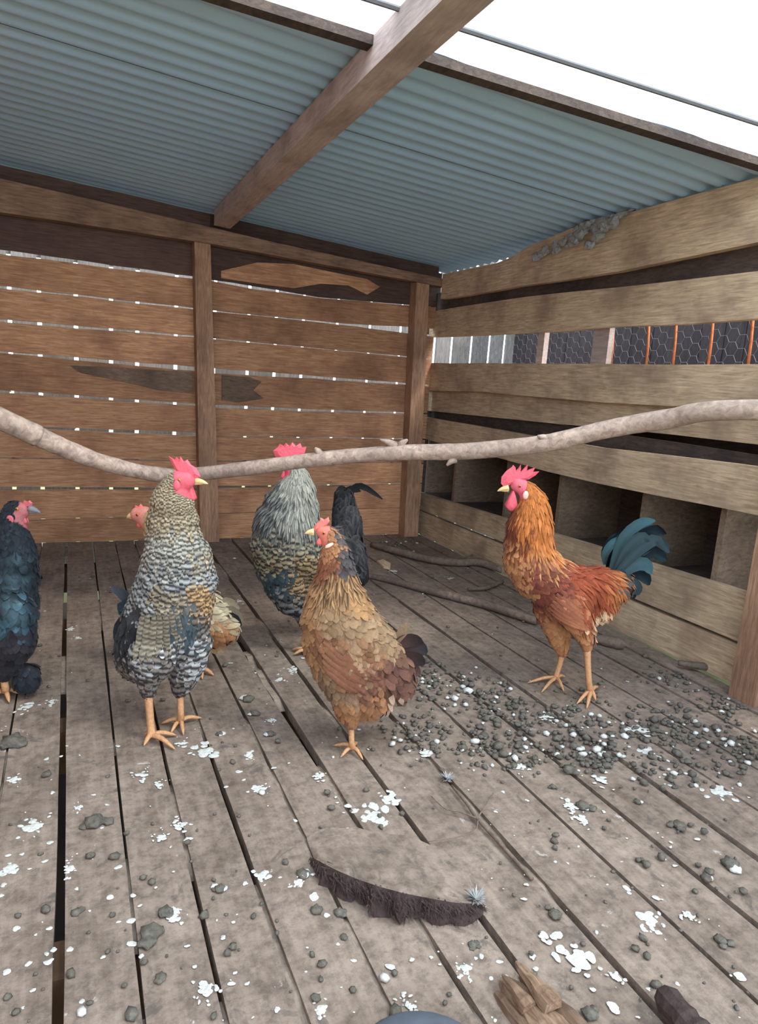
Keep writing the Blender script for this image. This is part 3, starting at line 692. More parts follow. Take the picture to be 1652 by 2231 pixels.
kR = dict(
  skin=SKIN(lin(222, 92, 110)), hackle=K(.058, .011, lin(190, 104, 40), lin(202, 120, 50), var=.16, sp=.0085, pointed=True, h=.006),
  hdark=K(.05, .013, lin(120, 60, 40), lin(132, 62, 36), var=.16, sp=.009, pointed=True), hpale=K(.055, .009, lin(190, 108, 48), lin(214, 156, 100), var=.14, sp=.009, pointed=True),
  breast=K(.034, .020, lin(186, 118, 66), lin(202, 140, 92), var=.1, sp=.010), wingd=K(.036, .024, lin(112, 52, 46), lin(124, 56, 46), edge=lin(128, 66, 50), var=.14, sp=.012),
  back=K(.042, .018, lin(146, 62, 36), lin(160, 72, 38), var=.14, sp=.010, pointed=True), saddle=K(.07, .010, lin(150, 64, 34), lin(160, 74, 38), var=.16, sp=.009, pointed=True, h=.010),
  saddlep=K(.065, .010, lin(176, 98, 50), lin(196, 122, 66), var=.16, sp=.009, pointed=True, h=.012), wingt=K(.046, .022, lin(168, 96, 60), lin(186, 118, 80), var=.12, sp=.011),
  thigh=K(.030, .018, lin(178, 116, 70), lin(192, 134, 88), var=.08, sp=.0095, h=.005), fluff=K(.036, .016, lin(196, 160, 118), lin(212, 184, 150), var=.1, sp=.010, h=.012),
  tailbase=K(.06, .022, lin(34, 46, 52), lin(40, 66, 74), var=.2, sp=.011, gloss=True, h=.012))
b.build([(220, 280, 'skin', 90), (270, 265, 'skin', 90), (230, 335, 'skin', 90), (275, 335, 'skin', 90), (375, 300, 'hackle', 80), (400, 400, 'hackle', 85), (350, 430, 'hackle', 88), (430, 560, 'hackle', 82), (340, 540, 'hackle', 95), (430, 690, 'hackle', 85), (400, 800, 'hpale', 80), (490, 800, 'hpale', 70), (500, 700, 'hackle', 75),
  (215, 480, 'hdark', 95), (225, 590, 'hdark', 95), (260, 680, 'hdark', 92), (300, 770, 'hdark', 90), (200, 780, 'breast', 95), (170, 900, 'breast', 85), (230, 860, 'breast', 85), (230, 1000, 'breast', 70), (270, 1120, 'breast', 60),
  (380, 950, 'wingd', 45), (360, 1080, 'wingd', 40), (430, 1180, 'wingd', 35), (540, 1000, 'wingd', 35), (540, 1110, 'wingd', 35), (500, 920, 'hpale', 60), (650, 920, 'back', 15), (640, 1030, 'back', 30), (760, 970, 'back', 10), (860, 960, 'back', 0),
  (800, 1080, 'saddle', 70), (850, 1180, 'saddle', 80), (850, 1300, 'saddle', 85), (930, 1050, 'saddle', 60), (930, 1220, 'saddle', 70), (1010, 990, 'saddlep', 40), (1040, 1090, 'saddlep', 60), (1030, 1200, 'saddlep', 65),
  (600, 1200, 'wingt', 40), (700, 1260, 'wingt', 45), (560, 1270, 'wingt', 40), (520, 1370, 'thigh', 75), (640, 1400, 'thigh', 80), (740, 1420, 'thigh', 85), (800, 1540, 'thigh', 90), (600, 1560, 'thigh', 90), (930, 1360, 'fluff', 70), (1100, 1080, 'tailbase', -30)], kR, seed=3)
b.wing([(560, 1090, 720, 1230), (530, 1120, 740, 1280), (520, 1150, 765, 1330), (500, 1180, 790, 1385), (490, 1210, 800, 1415), (480, 1240, 760, 1405), (470, 1260, 700, 1385)], lin(134, 68, 50), lin(182, 112, 72), 44, edge=lin(150, 88, 60))
b.plate('comb', [(118, 272), (122, 220), (160, 172), (205, 140), (218, 122), (228, 182), (258, 150), (280, 116), (276, 180), (308, 146), (336, 116), (328, 176), (362, 156), (398, 142), (378, 178), (430, 174), (398, 208), (345, 240), (290, 248), (235, 258), (190, 285), (140, 300)], 26, M['comb'])
b.wattles(208, 412, 62, 88, 16, M['comb']); b.beak(180, 312, 88, 336, 25, M['beak']); b.eye(262, 290, 13)
for sd_ in (-1, 1):
    h = b.hit(305, 358, sd_)+FH*sd_*.006; V = [h+RH*b.px(24)*q[0]+np.array([0, 0, 1])*b.px(36)*q[2]+FH*q[1]*b.px(12) for q in ICV]; mk('earlobe', V, ICF, M['lobe'], b.root, True, b.base)
TB, TG, TD = lin(20, 24, 29), lin(38, 74, 82), lin(25, 38, 50)
for i, (pts, w) in enumerate((([(1000, 1000), (1090, 740), (1230, 610), (1350, 590)], 90), ([(1020, 1010), (1180, 760), (1330, 640), (1440, 690)], 100), ([(1030, 1030), (1230, 830), (1380, 740), (1465, 830)], 105), ([(1040, 1040), (1240, 880), (1370, 830), (1450, 900)], 110),
     ([(1050, 1050), (1200, 930), (1290, 920), (1335, 990)], 120), ([(1060, 1070), (1190, 990), (1270, 1010), (1310, 1080)], 115), ([(1050, 1090), (1150, 1060), (1220, 1110), (1240, 1170)], 110), ([(980, 960), (1010, 820), (1080, 710), (1180, 640)], 90), ([(960, 930), (960, 840), (1010, 750), (1080, 690)], 70),
     ([(1040, 1100), (1110, 1110), (1170, 1160), (1180, 1210)], 90), ([(1010, 990), (1140, 800), (1260, 720), (1330, 760)], 95))):
    for dup_ in range(2):
        jx, jy = random.uniform(-22, 22), random.uniform(-22, 22)
        b.quill('tail_feather', [(x+jx*k/3, y+jy*k/3, .045+(.012 if i % 2 else -.012)+.004*(i % 3)+.018*dup_) for k, (x, y) in enumerate(pts)], w*.95, TB, (TG, TD, TB, TD)[(i+dup_) % 4], 'gloss', tilt=(.35 if i % 2 else -.3)+.2*dup_)

# ---------- brown hen
b = Bird('hen', 'tawny brown hen with dark-streaked neck standing in the middle', (766, 1641), cvt(600, 1100, .26))
b.chain([(395, 228, 0, 62, .72), (440, 250, 0, 82, .72), (480, 320, 0, 92, .8), (500, 430, 0, 118), (515, 550, .01, 152), (515, 680, .01, 192), (515, 830, .01, 262), (530, 980, .01, 322), (590, 1140, .02, 378), (650, 1300, .02, 372), (700, 1440, .02, 330), (760, 1560, .02, 250)], .74)
b.chain([(700, 1200, .03, 330, .6), (850, 1300, .05, 250), (960, 1400, .06, 215), (1000, 1500, .06, 170)], .7)
b.chain([(640, 1560, -.01, 200, .6), (620, 1700, -.01, 110), (630, 1815, -.01, 46)], .8)
b.leg([(632, 1790, -.01), (638, 1900, -.01), (640, 2000, -.01)], [(482, 2030), (545, 2130), (735, 2150), (690, 2010)], 28, (645, 2075))
tn = lin(176, 130, 86)
kH = dict(skin=SKIN(lin(206, 108, 92)), hood=K(.026, .014, lin(70, 66, 70), lin(92, 88, 90), var=.15, sp=.008), cheek=K(.022, .012, lin(172, 110, 70), lin(186, 130, 86), var=.1, sp=.007),
  nfront=K(.034, .013, lin(142, 82, 56), lin(152, 94, 64), var=.14, sp=.008), hackle=K(.046, .014, lin(70, 44, 34), lin(96, 62, 44), var=.2, sp=.0095, edge=lin(204, 158, 104), pointed=True), breast=K(.034, .022, lin(176, 124, 76), lin(190, 144, 96), var=.1, sp=.010),
  grey=K(.034, .022, lin(146, 116, 84), lin(172, 142, 108), var=.13, sp=.010, edge=lin(160, 126, 92)), wing=K(.040, .026, lin(146, 98, 66), lin(162, 112, 76), var=.13, sp=.012, edge=lin(132, 88, 62)), rust=K(.040, .022, lin(128, 80, 60), lin(140, 88, 64), var=.18, sp=.011, edge=lin(108, 68, 56)),
  rear=K(.044, .024, lin(96, 64, 56), lin(112, 72, 58), var=.2, sp=.011, h=.009), belly=K(.032, .020, lin(138, 108, 82), lin(154, 124, 94), var=.14, sp=.010), low=K(.034, .018, lin(160, 106, 66), lin(176, 124, 82), var=.12, sp=.010, h=.008), fluff=K(.036, .016, lin(176, 150, 124), lin(196, 172, 148), var=.1, sp=.010, h=.012))
for k_ in kH.values():
    for n_ in ('c', 'tip', 'edge'):
        if k_[n_] and not k_['skin']: k_[n_] = tuple(q*f for q, f in zip(k_[n_], (.84, .82, .84)))
b.build([(385, 200, 'skin', 90), (380, 250, 'skin', 90), (430, 220, 'skin', 90), (400, 290, 'skin', 90), (470, 230, 'cheek', 80), (500, 320, 'cheek', 85), (450, 390, 'cheek', 90), (520, 220, 'hood', 60), (560, 290, 'hood', 70), (590, 380, 'hood', 80), (590, 460, 'hood', 85),
  (410, 440, 'nfront', 95), (390, 520, 'nfront', 100), (490, 440, 'nfront', 90), (420, 610, 'hackle', 92), (400, 720, 'hackle', 92), (480, 640, 'hackle', 90), (500, 740, 'hackle', 90), (560, 610, 'hackle', 88), (560, 720, 'hackle', 88), (640, 600, 'hackle', 80), (470, 540, 'hackle', 90), (300, 720, 'breast', 100), (250, 880, 'breast', 95), (230, 1060, 'breast', 90), (270, 1250, 'breast', 80),
  (450, 860, 'grey', 85), (560, 880, 'grey', 80), (680, 800, 'breast', 60), (720, 920, 'grey', 60), (640, 1000, 'grey', 70), (540, 1050, 'grey', 80), (820, 980, 'grey', 50), (900, 1080, 'grey', 45), (880, 1200, 'grey', 55), (370, 1030, 'wing', 70), (420, 1160, 'wing', 60), (520, 1220, 'wing', 55), (600, 1150, 'grey', 60), (680, 1300, 'grey', 60), (740, 1200, 'wing', 60), (640, 1420, 'rust', 45), (560, 1340, 'wing', 50), (780, 1350, 'rust', 60),
  (860, 1350, 'rust', 60), (960, 1300, 'rear', 50), (980, 1440, 'rear', 55), (880, 1500, 'rust', 65), (1000, 1540, 'rear', 60), (450, 1430, 'belly', 70), (520, 1540, 'belly', 75), (680, 1560, 'belly', 80), (560, 1680, 'low', 85), (640, 1700, 'low', 88), (760, 1660, 'low', 80), (880, 1640, 'low', 70), (1000, 1640, 'fluff', 60)], kH, seed=5)
b.wing([(420, 1080, 720, 1290), (420, 1130, 760, 1370), (410, 1180, 770, 1440), (410, 1230, 740, 1490), (420, 1280, 690, 1490)], lin(150, 104, 72), lin(128, 78, 58), 78, edge=lin(126, 78, 58))
b.plate('comb', [(318, 212), (332, 165), (366, 142), (380, 106), (410, 122), (446, 100), (456, 136), (432, 168), (400, 186), (345, 218)], 24, M['combhen'])
b.wattles(372, 300, 34, 38, 12, M['combhen']); b.beak(325, 228, 246, 242, 26, M['beak']); b.eye(412, 226, 15)
for sd_ in (-1, 1):
    h = b.hit(458, 322, sd_)+FH*sd_*.006; V = [h+RH*b.px(36)*q[0]+np.array([0, 0, 1])*b.px(22)*q[2]+(RH*.25*q[2]*b.px(26))+FH*q[1]*b.px(12)+np.array([0, 0, 1])*q[0]*b.px(14) for q in ICV]; mk('earlobe', V, ICF, M['lobe'], b.root, True, b.base)
for i, (pts, w, c, t) in enumerate((([(1000, 1180), (1050, 1090), (1090, 1030), (1105, 985)], 90, lin(120, 92, 72), lin(150, 122, 98)), ([(960, 1240), (1060, 1150), (1150, 1130), (1240, 1160)], 150, lin(96, 66, 56), lin(42, 38, 42)), ([(960, 1280), (1080, 1210), (1190, 1200), (1275, 1240)], 160, lin(84, 58, 52), lin(36, 34, 40)),
    ([(960, 1330), (1080, 1290), (1180, 1290), (1250, 1340)], 160, lin(90, 60, 54), lin(46, 40, 44)), ([(950, 1390), (1060, 1370), (1140, 1380), (1215, 1420)], 150, lin(100, 62, 56), lin(80, 50, 50)), ([(940, 1450), (1040, 1450), (1120, 1460), (1195, 1490)], 150, lin(104, 66, 56), lin(88, 56, 52)), ([(930, 1500), (1020, 1510), (1100, 1530), (1170, 1560)], 140, lin(112, 72, 58), lin(96, 62, 54)))):
    b.quill('tail_feather', [(x, y, .05+.006*(i % 3)) for x, y in pts], w, c, t, 'feather', tilt=.3 if i % 2 else -.2)

# ---------- barred rooster
b = Bird('rooster', 'tall speckled grey and cream barred rooster with bright red comb', (358, 1600), cvt(0, 950, .339))
b.chain([(1195, 285, -.02, 62, .72), (1150, 290, -.02, 72, .75), (1125, 340, -.015, 92, .8), (1112, 430, -.01, 135), (1112, 550, 0, 160), (1120, 680, 0, 178), (1140, 800, 0, 222), (1140, 930, .01, 258), (1110, 1060, .02, 276), (1070, 1180, .03, 286), (1010, 1300, .05, 262), (940, 1390, .07, 205), (900, 1430, .08, 160)], .82)
b.chain([(1210, 1330, .02, 150, .7), (1215, 1420, .03, 122), (1180, 1530, .03, 92), (1158, 1635, .03, 38)], .8)
b.chain([(980, 1420, -.03, 150, .7), (955, 1520, -.03, 86), (950, 1640, -.03, 36)], .8)
b.leg([(950, 1610, -.03), (960, 1740, -.03), (970, 1870, -.03)], [(1125, 2022), (1135, 1932), (925, 2000), (930, 1930)], 27, (975, 1955))
b.leg([(1158, 1600, .03), (1160, 1700, .03), (1162, 1790, .03)], [(1300, 1822), (1095, 1922), (1180, 1930), (1035, 1858)], 24, (1160, 1858))
DK, PL = lin(54, 54, 58), lin(164, 166, 166)
kB = dict(skin=SKIN(lin(222, 84, 100)), neck=K(.032, .012, lin(124, 110, 92), bar=(lin(96, 80, 66), lin(186, 168, 138), 2.6), var=.12, sp=.0074, h=.004), nlow=K(.034, .014, lin(116, 112, 106), bar=(lin(78, 72, 68), lin(178, 174, 164), 2.6), var=.12, sp=.0080, h=.004),
  grey=K(.034, .017, lin(100, 100, 102), bar=(DK, PL, 2.5), var=.12, sp=.0086, h=.0045), tan=K(.034, .017, lin(140, 110, 76), bar=(lin(92, 70, 52), lin(204, 162, 112), 2.5), var=.14, sp=.0086, h=.0045), wing=K(.036, .017, lin(110, 104, 92), bar=(lin(68, 62, 58), lin(170, 156, 132), 2.6), var=.12, sp=.0086, h=.0045),
  blue=K(.05, .015, lin(62, 72, 80), lin(70, 88, 98), var=.2, sp=.009), coarse=K(.038, .024, lin(100, 100, 104), bar=(lin(64, 60, 62), lin(192, 192, 192), 2.0), var=.1, sp=.0115), dark=K(.038, .018, lin(60, 54, 54), bar=(lin(52, 47, 48), lin(130, 118, 110), 2.0), var=.12, sp=.0095), black=K(.05, .022, lin(34, 36, 44), lin(42, 48, 58), var=.2, sp=.012))
b.build([(1190, 250, 'skin', 90), (1210, 300, 'skin', 90), (1160, 290, 'skin', 90), (1180, 340, 'skin', 90), (1080, 300, 'neck', 100), (1050, 400, 'neck', 95), (1150, 420, 'neck', 80), (1000, 520, 'neck', 90), (1120, 540, 'neck', 90), (1220, 520, 'neck', 80), (1000, 640, 'nlow', 95), (1120, 650, 'nlow', 90), (1240, 640, 'nlow', 75), (980, 760, 'nlow', 100), (1100, 760, 'nlow', 95), (1280, 760, 'neck', 80),
  (960, 880, 'grey', 105), (1080, 880, 'grey', 100), (1200, 840, 'grey', 90), (1350, 860, 'grey', 80), (900, 1000, 'grey', 110), (1260, 930, 'tan', 90), (1360, 980, 'tan', 85), (1300, 1050, 'tan', 90), (1030, 990, 'wing', 105), (1120, 1000, 'wing', 100), (1060, 1100, 'wing', 105), (960, 1120, 'grey', 110), (1120, 1180, 'wing', 100), (1040, 1260, 'wing', 105), (1200, 1120, 'blue', 100), (1210, 1220, 'blue', 105), (1310, 1150, 'dark', 100),
  (860, 1180, 'black', 110), (820, 1300, 'black', 105), (900, 1260, 'grey', 110), (900, 1390, 'coarse', 100), (960, 1350, 'coarse', 100), (820, 1440, 'dark', 100), (1030, 1390, 'dark', 100), (960, 1520, 'dark', 90), (1200, 1330, 'coarse', 90), (1270, 1350, 'coarse', 90), (1200, 1430, 'coarse', 90), (1160, 1540, 'dark', 90), (1100, 1400, 'dark', 95), (1260, 1450, 'coarse', 90)], kB, seed=8)
b.wing([(1175, 1060, 1205, 1290), (1150, 1060, 1165, 1310), (1120, 1070, 1115, 1330), (1085, 1080, 1065, 1350), (1050, 1090, 1020, 1370), (1010, 1090, 975, 1380), (975, 1090, 930, 1370)], lin(96, 88, 78), lin(60, 66, 78), 46, bar=(lin(70, 64, 60), lin(166, 154, 132), 9))
b.plate('comb', [(1125, 215), (1105, 175), (1082, 128), (1122, 158), (1132, 132), (1148, 158), (1160, 130), (1182, 162), (1205, 150), (1228, 184), (1262, 205), (1290, 262), (1240, 278), (1190, 258), (1150, 240)], 24, M['comb'], -.02)
b.wattles(1218, 362, 54, 68, 15, M['comb']); b.beak(1245, 290, 1338, 308, 22, M['beak']); b.eye(1182, 272, 13)
b.blob('earlobe', 1135, 318, -.065, 22, 34, 10, M['comb'])
for i, (pts, w, c, t) in enumerate((([(880, 1180), (840, 1080), (780, 1010), (712, 975)], 70, lin(40, 42, 50), lin(70, 72, 82)), ([(880, 1200), (820, 1130), (790, 1090), (770, 1150)], 90, lin(30, 34, 42), lin(50, 66, 80)), ([(880, 1230), (800, 1200), (770, 1280), (780, 1380)], 110, lin(32, 34, 40), lin(44, 54, 66)),
    ([(890, 1260), (810, 1250), (770, 1350), (745, 1440)], 100, lin(46, 42, 44), lin(90, 78, 74)), ([(900, 1300), (840, 1300), (810, 1400), (800, 1500)], 110, lin(30, 32, 38), lin(50, 52, 60)), ([(900, 1340), (850, 1360), (840, 1450), (850, 1545)], 110, lin(46, 42, 42), lin(110, 94, 86)))):
    b.quill('tail_feather', [(x, y, .11-.02*(i % 3)) for x, y in pts], w, c, t, 'feather', tilt=.35)

# ---------- grey rooster behind
b = Bird('rooster', 'silver-necked dark rooster standing behind the tawny hen under the perch', (668, 1428), cvt(520, 940, .2663))
b.chain([(400, 290, 0, 52, .75), (440, 285, 0, 66, .75), (475, 390, 0, 100, .85), (455, 520, 0, 172), (425, 650, 0, 228), (395, 790, 0, 275), (375, 930, .01, 278), (375, 1080, .02, 245), (400, 1230, .02, 195), (430, 1370, .02, 132)], .8)
b.chain([(500, 980, .03, 270, .8), (650, 1000, .08, 230), (800, 960, .13, 190), (880, 900, .16, 150), (885, 760, .17, 125), (870, 640, .18, 95), (862, 540, .18, 72)], .7)
b.chain([(900, 1000, .14, 150, .7), (960, 1120, .14, 95), (990, 1200, .14, 60)], .7)
b.chain([(470, 1350, .02, 120, .8), (540, 1500, .02, 70), (560, 1600, .02, 36)], .8)
b.leg([(560, 1580, .02), (560, 1680, .02), (555, 1760, .02)], [(432, 1795), (448, 1835), (600, 1880), (640, 1800)], 24, (555, 1825))
b.leg([(640, 1560, .06), (640, 1640, .06), (645, 1690, .06)], [(560, 1710), (600, 1750), (680, 1760)], 24, (645, 1715))
kG = dict(skin=SKIN(lin(206, 70, 92)), silver=K(.06, .011, lin(150, 148, 138), lin(184, 182, 170), var=.16, sp=.008, pointed=True, edge=lin(112, 110, 104)), silvd=K(.05, .013, lin(84, 84, 84), lin(150, 152, 150), var=.2, sp=.009, pointed=True, edge=lin(48, 48, 50)),
  mix=K(.042, .022, lin(84, 78, 70), bar=(lin(52, 50, 48), lin(160, 146, 120), 2.0), var=.14, sp=.010), blue=K(.05, .020, lin(48, 60, 68), lin(54, 80, 88), var=.2, sp=.011), tan=K(.04, .022, lin(110, 90, 66), bar=(lin(64, 52, 42), lin(166, 136, 96), 2.2), var=.12, sp=.010), low=K(.04, .022, lin(56, 52, 54), bar=(lin(36, 36, 40), lin(120, 116, 116), 1.6), var=.12, sp=.012),
  black=K(.052, .030, lin(30, 29, 32), lin(34, 33, 36), var=.2, sp=.013, edge=lin(66, 66, 70)), tail=K(.06, .030, lin(24, 24, 27), lin(28, 27, 30), var=.2, sp=.014))
b.build([(400, 270, 'skin', 90), (380, 310, 'skin', 90), (480, 300, 'silver', 90), (440, 400, 'silver', 100), (540, 420, 'silver', 80), (380, 520, 'silvd', 115), (480, 540, 'silver', 95), (580, 560, 'silver', 80), (300, 640, 'silvd', 120), (420, 660, 'silver', 95), (560, 680, 'silver', 85), (620, 700, 'silver', 80), (230, 770, 'silvd', 115), (360, 780, 'silvd', 100), (480, 790, 'silver', 90), (600, 800, 'silvd', 85),
  (160, 900, 'mix', 100), (280, 900, 'mix', 95), (420, 900, 'mix', 90), (560, 900, 'mix', 85), (180, 1040, 'mix', 85), (300, 1030, 'tan', 88), (420, 1030, 'mix', 88), (500, 1080, 'tan', 90), (560, 1000, 'tan', 90), (250, 1150, 'blue', 75), (350, 1180, 'blue', 80), (380, 1080, 'blue', 85), (480, 1200, 'tan', 85), (300, 1300, 'low', 75), (400, 1350, 'low', 80), (430, 1450, 'low', 85), (500, 1400, 'low', 90),
  (720, 900, 'black', -60), (830, 850, 'black', -80), (930, 850, 'black', -85), (800, 720, 'black', -85), (940, 730, 'black', -80), (870, 600, 'tail', -88), (860, 500, 'tail', -90), (900, 960, 'black', 60), (980, 1000, 'black', 70), (960, 1120, 'tail', 80), (1000, 1230, 'tail', 85)], kG, seed=11)
b.plate('comb', [(300, 205), (280, 160), (320, 130), (335, 100), (365, 125), (385, 92), (415, 118), (440, 88), (470, 120), (505, 95), (520, 130), (555, 125), (540, 180), (500, 230), (430, 250), (350, 245)], 30, M['comb'])
b.wattles(375, 350, 34, 42, 14, M['comb']); b.beak(355, 290, 285, 315, 22, M['beak']); b.eye(392, 270, 13)
for pts, w in (([(880, 560, .18), (930, 470, .18), (1020, 450, .17), (1180, 555, .16)], 60), ([(870, 560, .18), (880, 500, .18), (930, 470, .18), (1000, 490, .17)], 70), ([(860, 620, .18), (840, 540, .18), (850, 480, .18), (870, 452, .18)], 110), ([(880, 640, .19), (890, 560, .19), (900, 500, .19), (905, 470, .19)], 100)):
    b.quill('tail_feather', pts, w, lin(26, 26, 29), lin(40, 40, 44), 'feather', tilt=.2)

# ---------- hen hidden behind the barred rooster
b = Bird('hen', 'buff hen mostly hidden behind the barred rooster, pale face and tail showing', (415, 1470), cvt(0, 950, .339))
b.chain([(885, 505, 0, 52, .75), (928, 512, 0, 66, .78), (985, 570, 0, 74), (1050, 690, .01, 100), (1075, 830, .02, 150), (1090, 970, .02, 190), (1150, 1090, .02, 225), (1260, 1170, .02, 200), (1350, 1210, .02, 150), (1420, 1230, .02, 105)], .8)
b.chain([(1150, 1220, .02, 150, .7), (1200, 1360, .02, 90), (1240, 1450, .02, 36)], .8)
b.leg([(1240, 1420, .02), (1255, 1470, .02), (1270, 1500, .02)], [(1375, 1545), (1300, 1570), (1210, 1560)], 24, (1290, 1525))
b.leg([(1130, 1420, .06), (1130, 1460, .06), (1130, 1480, .06)], [(1040, 1520), (1100, 1545), (1190, 1520)], 24, (1130, 1500))
kF = dict(skin=SKIN(lin(216, 132, 118)), buff=K(.038, .020, lin(176, 136, 92), lin(196, 160, 118), var=.12, sp=.011), rust=K(.040, .020, lin(166, 104, 62), lin(180, 124, 80), var=.12, sp=.011, h=.010), pale=K(.05, .016, lin(180, 160, 126), lin(206, 190, 160), var=.12, sp=.010, h=.014))
b.build([(880, 490, 'skin', 90), (890, 540, 'skin', 90), (975, 540, 'buff', 90), (1050, 700, 'buff', 90), (1070, 900, 'buff', 60), (1150, 1050, 'buff', 20), (1300, 1080, 'pale', -10), (1400, 1130, 'pale', -20), (1380, 1260, 'rust', 40), (1300, 1300, 'rust', 60), (1200, 1300, 'buff', 70)], kF, dens=.6, seed=13, smooth_it=5)
b.plate('comb', [(860, 470), (868, 445), (888, 455), (905, 435), (920, 452), (930, 480), (890, 485)], 22, M['combhen'])
b.wattles(900, 560, 26, 30, 10, M['combhen']); b.beak(858, 512, 814, 528, 22, M['beak']); b.eye(898, 498, 12)
for i, (pts, w, c, t) in enumerate((([(1360, 1180), (1410, 1100), (1470, 1070), (1540, 1110)], 90, lin(176, 156, 124), lin(200, 184, 156)), ([(1370, 1200), (1440, 1140), (1500, 1130), (1560, 1190)], 95, lin(150, 136, 112), lin(180, 166, 142)), ([(1380, 1220), (1440, 1180), (1500, 1170), (1550, 1220)], 90, lin(70, 66, 62), lin(44, 44, 48)), ([(1380, 1230), (1440, 1220), (1490, 1220), (1535, 1260)], 90, lin(84, 76, 66), lin(56, 54, 56)),
    ([(1370, 1250), (1420, 1270), (1470, 1300), (1510, 1330)], 95, lin(170, 110, 68), lin(190, 150, 116)), ([(1350, 1270), (1390, 1310), (1420, 1350), (1440, 1395)], 95, lin(176, 114, 66), lin(196, 160, 124)), ([(1330, 1270), (1350, 1320), (1370, 1360), (1385, 1400)], 90, lin(180, 120, 70), lin(204, 164, 120)))):
    b.quill('tail_feather', [(x, y, .02-.006*(i % 3)) for x, y in pts], w, c, t, 'feather', tilt=.25)

# ---------- black hen at the left edge
b = Bird('hen', 'glossy black hen with dull pink face at the left edge', (10, 1512), cvt(0, 950, .339))
b.chain([(135, 480, 0, 60, .72), (100, 485, 0, 72, .75), (80, 560, 0, 92), (80, 660, 0, 116), (70, 780, .01, 160), (40, 910, .02, 205), (5, 1060, .03, 240), (-40, 1200, .04, 250), (-130, 1300, .05, 230), (-250, 1300, .06, 180), (-330, 1250, .06, 130)], .8)
b.chain([(40, 1150, -.03, 190, .7), (60, 1300, -.03, 165), (30, 1420, -.03, 110), (20, 1520, -.03, 50)], .8)
b.chain([(-120, 1380, .06, 150, .7), (-100, 1520, .06, 60)], .8)
b.chain([(175, 1530, -.01, 74, .9), (170, 1570, -.01, 82, .9)], .9)
b.leg([(20, 1490, -.03), (25, 1560, -.03), (35, 1620, -.03)], [(130, 1665), (60, 1720), (-40, 1690)], 26, (35, 1665))
b.leg([(-100, 1500, .06), (-95, 1560, .06), (-90, 1600, .06)], [(0, 1640), (-40, 1660), (-160, 1640)], 26, (-90, 1630))
kK = dict(skin=SKIN(lin(176, 96, 100)), neck=K(.034, .016, lin(36, 38, 44), lin(42, 50, 60), var=.2, sp=.009), blk=K(.042, .022, lin(30, 34, 42), lin(36, 46, 56), var=.25, sp=.010, gloss=True), blue=K(.046, .024, lin(38, 50, 60), lin(50, 76, 90), var=.25, sp=.011, gloss=True), low=K(.042, .024, lin(42, 38, 42), lin(48, 44, 50), var=.2, sp=.011))  # blue kind paints the teal sheen patch into the feather colour
b.build([(150, 460, 'skin', 90), (150, 510, 'skin', 90), (110, 500, 'skin', 90), (80, 440, 'neck', 110), (60, 500, 'neck', 100), (80, 600, 'neck', 90), (120, 680, 'neck', 80), (20, 650, 'neck', 100), (60, 800, 'blk', 90), (180, 850, 'blk', 75), (60, 950, 'blk', 95), (200, 1000, 'blk', 80), (130, 1050, 'blue', 95), (100, 1140, 'blue', 100), (20, 1100, 'blk', 100), (200, 1180, 'blk', 90), (180, 1300, 'low', 85), (60, 1300, 'low', 95), (40, 1430, 'low', 90), (-100, 1200, 'blk', 150), (-250, 1250, 'low', 170), (170, 1500, 'neck', 70), (170, 1580, 'neck', 80)], kK, seed=17)
b.plate('comb', [(140, 435), (155, 412), (175, 420), (192, 412), (210, 432), (204, 455), (165, 458)], 24, M['combblack'])
b.wattles(160, 535, 26, 30, 12, M['combblack']); b.beak(188, 470, 262, 495, 24, M['beakgrey']); b.eye(132, 462, 13)
for sd_ in (-1, 1):
    h = b.hit(98, 525, sd_)+FH*sd_*.001; V = [h+RH*b.px(26)*q[0]+np.array([0, 0, 1])*b.px(30)*q[2]+FH*q[1]*b.px(8) for q in ICV]; mk('earlobe', V, ICF, M['combblack'], b.root, True, b.base)
b.wing([(60, 960, -150, 1180), (70, 1010, -160, 1250), (70, 1070, -150, 1310), (70, 1130, -120, 1350)], lin(36, 46, 56), lin(34, 36, 42), 80, 'gloss')
for i in range(5):
    b.quill('tail_feather', [(-300, 1250-20*i, .06), (-380, 1160-20*i, .06), (-440, 1080-30*i, .06), (-470-10*i, 1000-40*i, .06)], 110, lin(34, 36, 42), lin(36, 50, 60), 'gloss', tilt=.2)

# ------------------------------------------------------------------ floor litter
def blobmesh(n, r, flat, rng, jag=.25):
    V = []; 
    for q in ICV1: V.append(q*(1+rng.uniform(-jag, jag))*np.array([r, r*.8, r*flat]))
    return V
rng = np.random.RandomState(21)
# dirt packed in the joints between boards
V, F = [], []
for gi, gp in enumerate(gaps):
    y = YF
    while y < YB-.1:
        L_ = rng.uniform(.05, .5)
        if rng.rand() < (.18 if gp[2] > .009 else .38):
            n0 = len(V); m = max(2, int(L_/.05)); y2 = min(y+L_, YB-.02)
            for k in range(m+1):
                yy = y+(y2-y)*k/m; zz = -.006-rng.uniform(0, .006) if 0 < k < m else -.02
                V += [(gx(gp, yy, -1)-.004, yy, zz), (gx(gp, yy, 1)+.004, yy, zz)]
            F += [(n0+2*k, n0+2*k+1, n0+2*k+3, n0+2*k+2) for k in range(m)]
        y += L_
o = mk('packed_dirt', V, F, M['crust'], floor); o['kind'] = 'stuff'
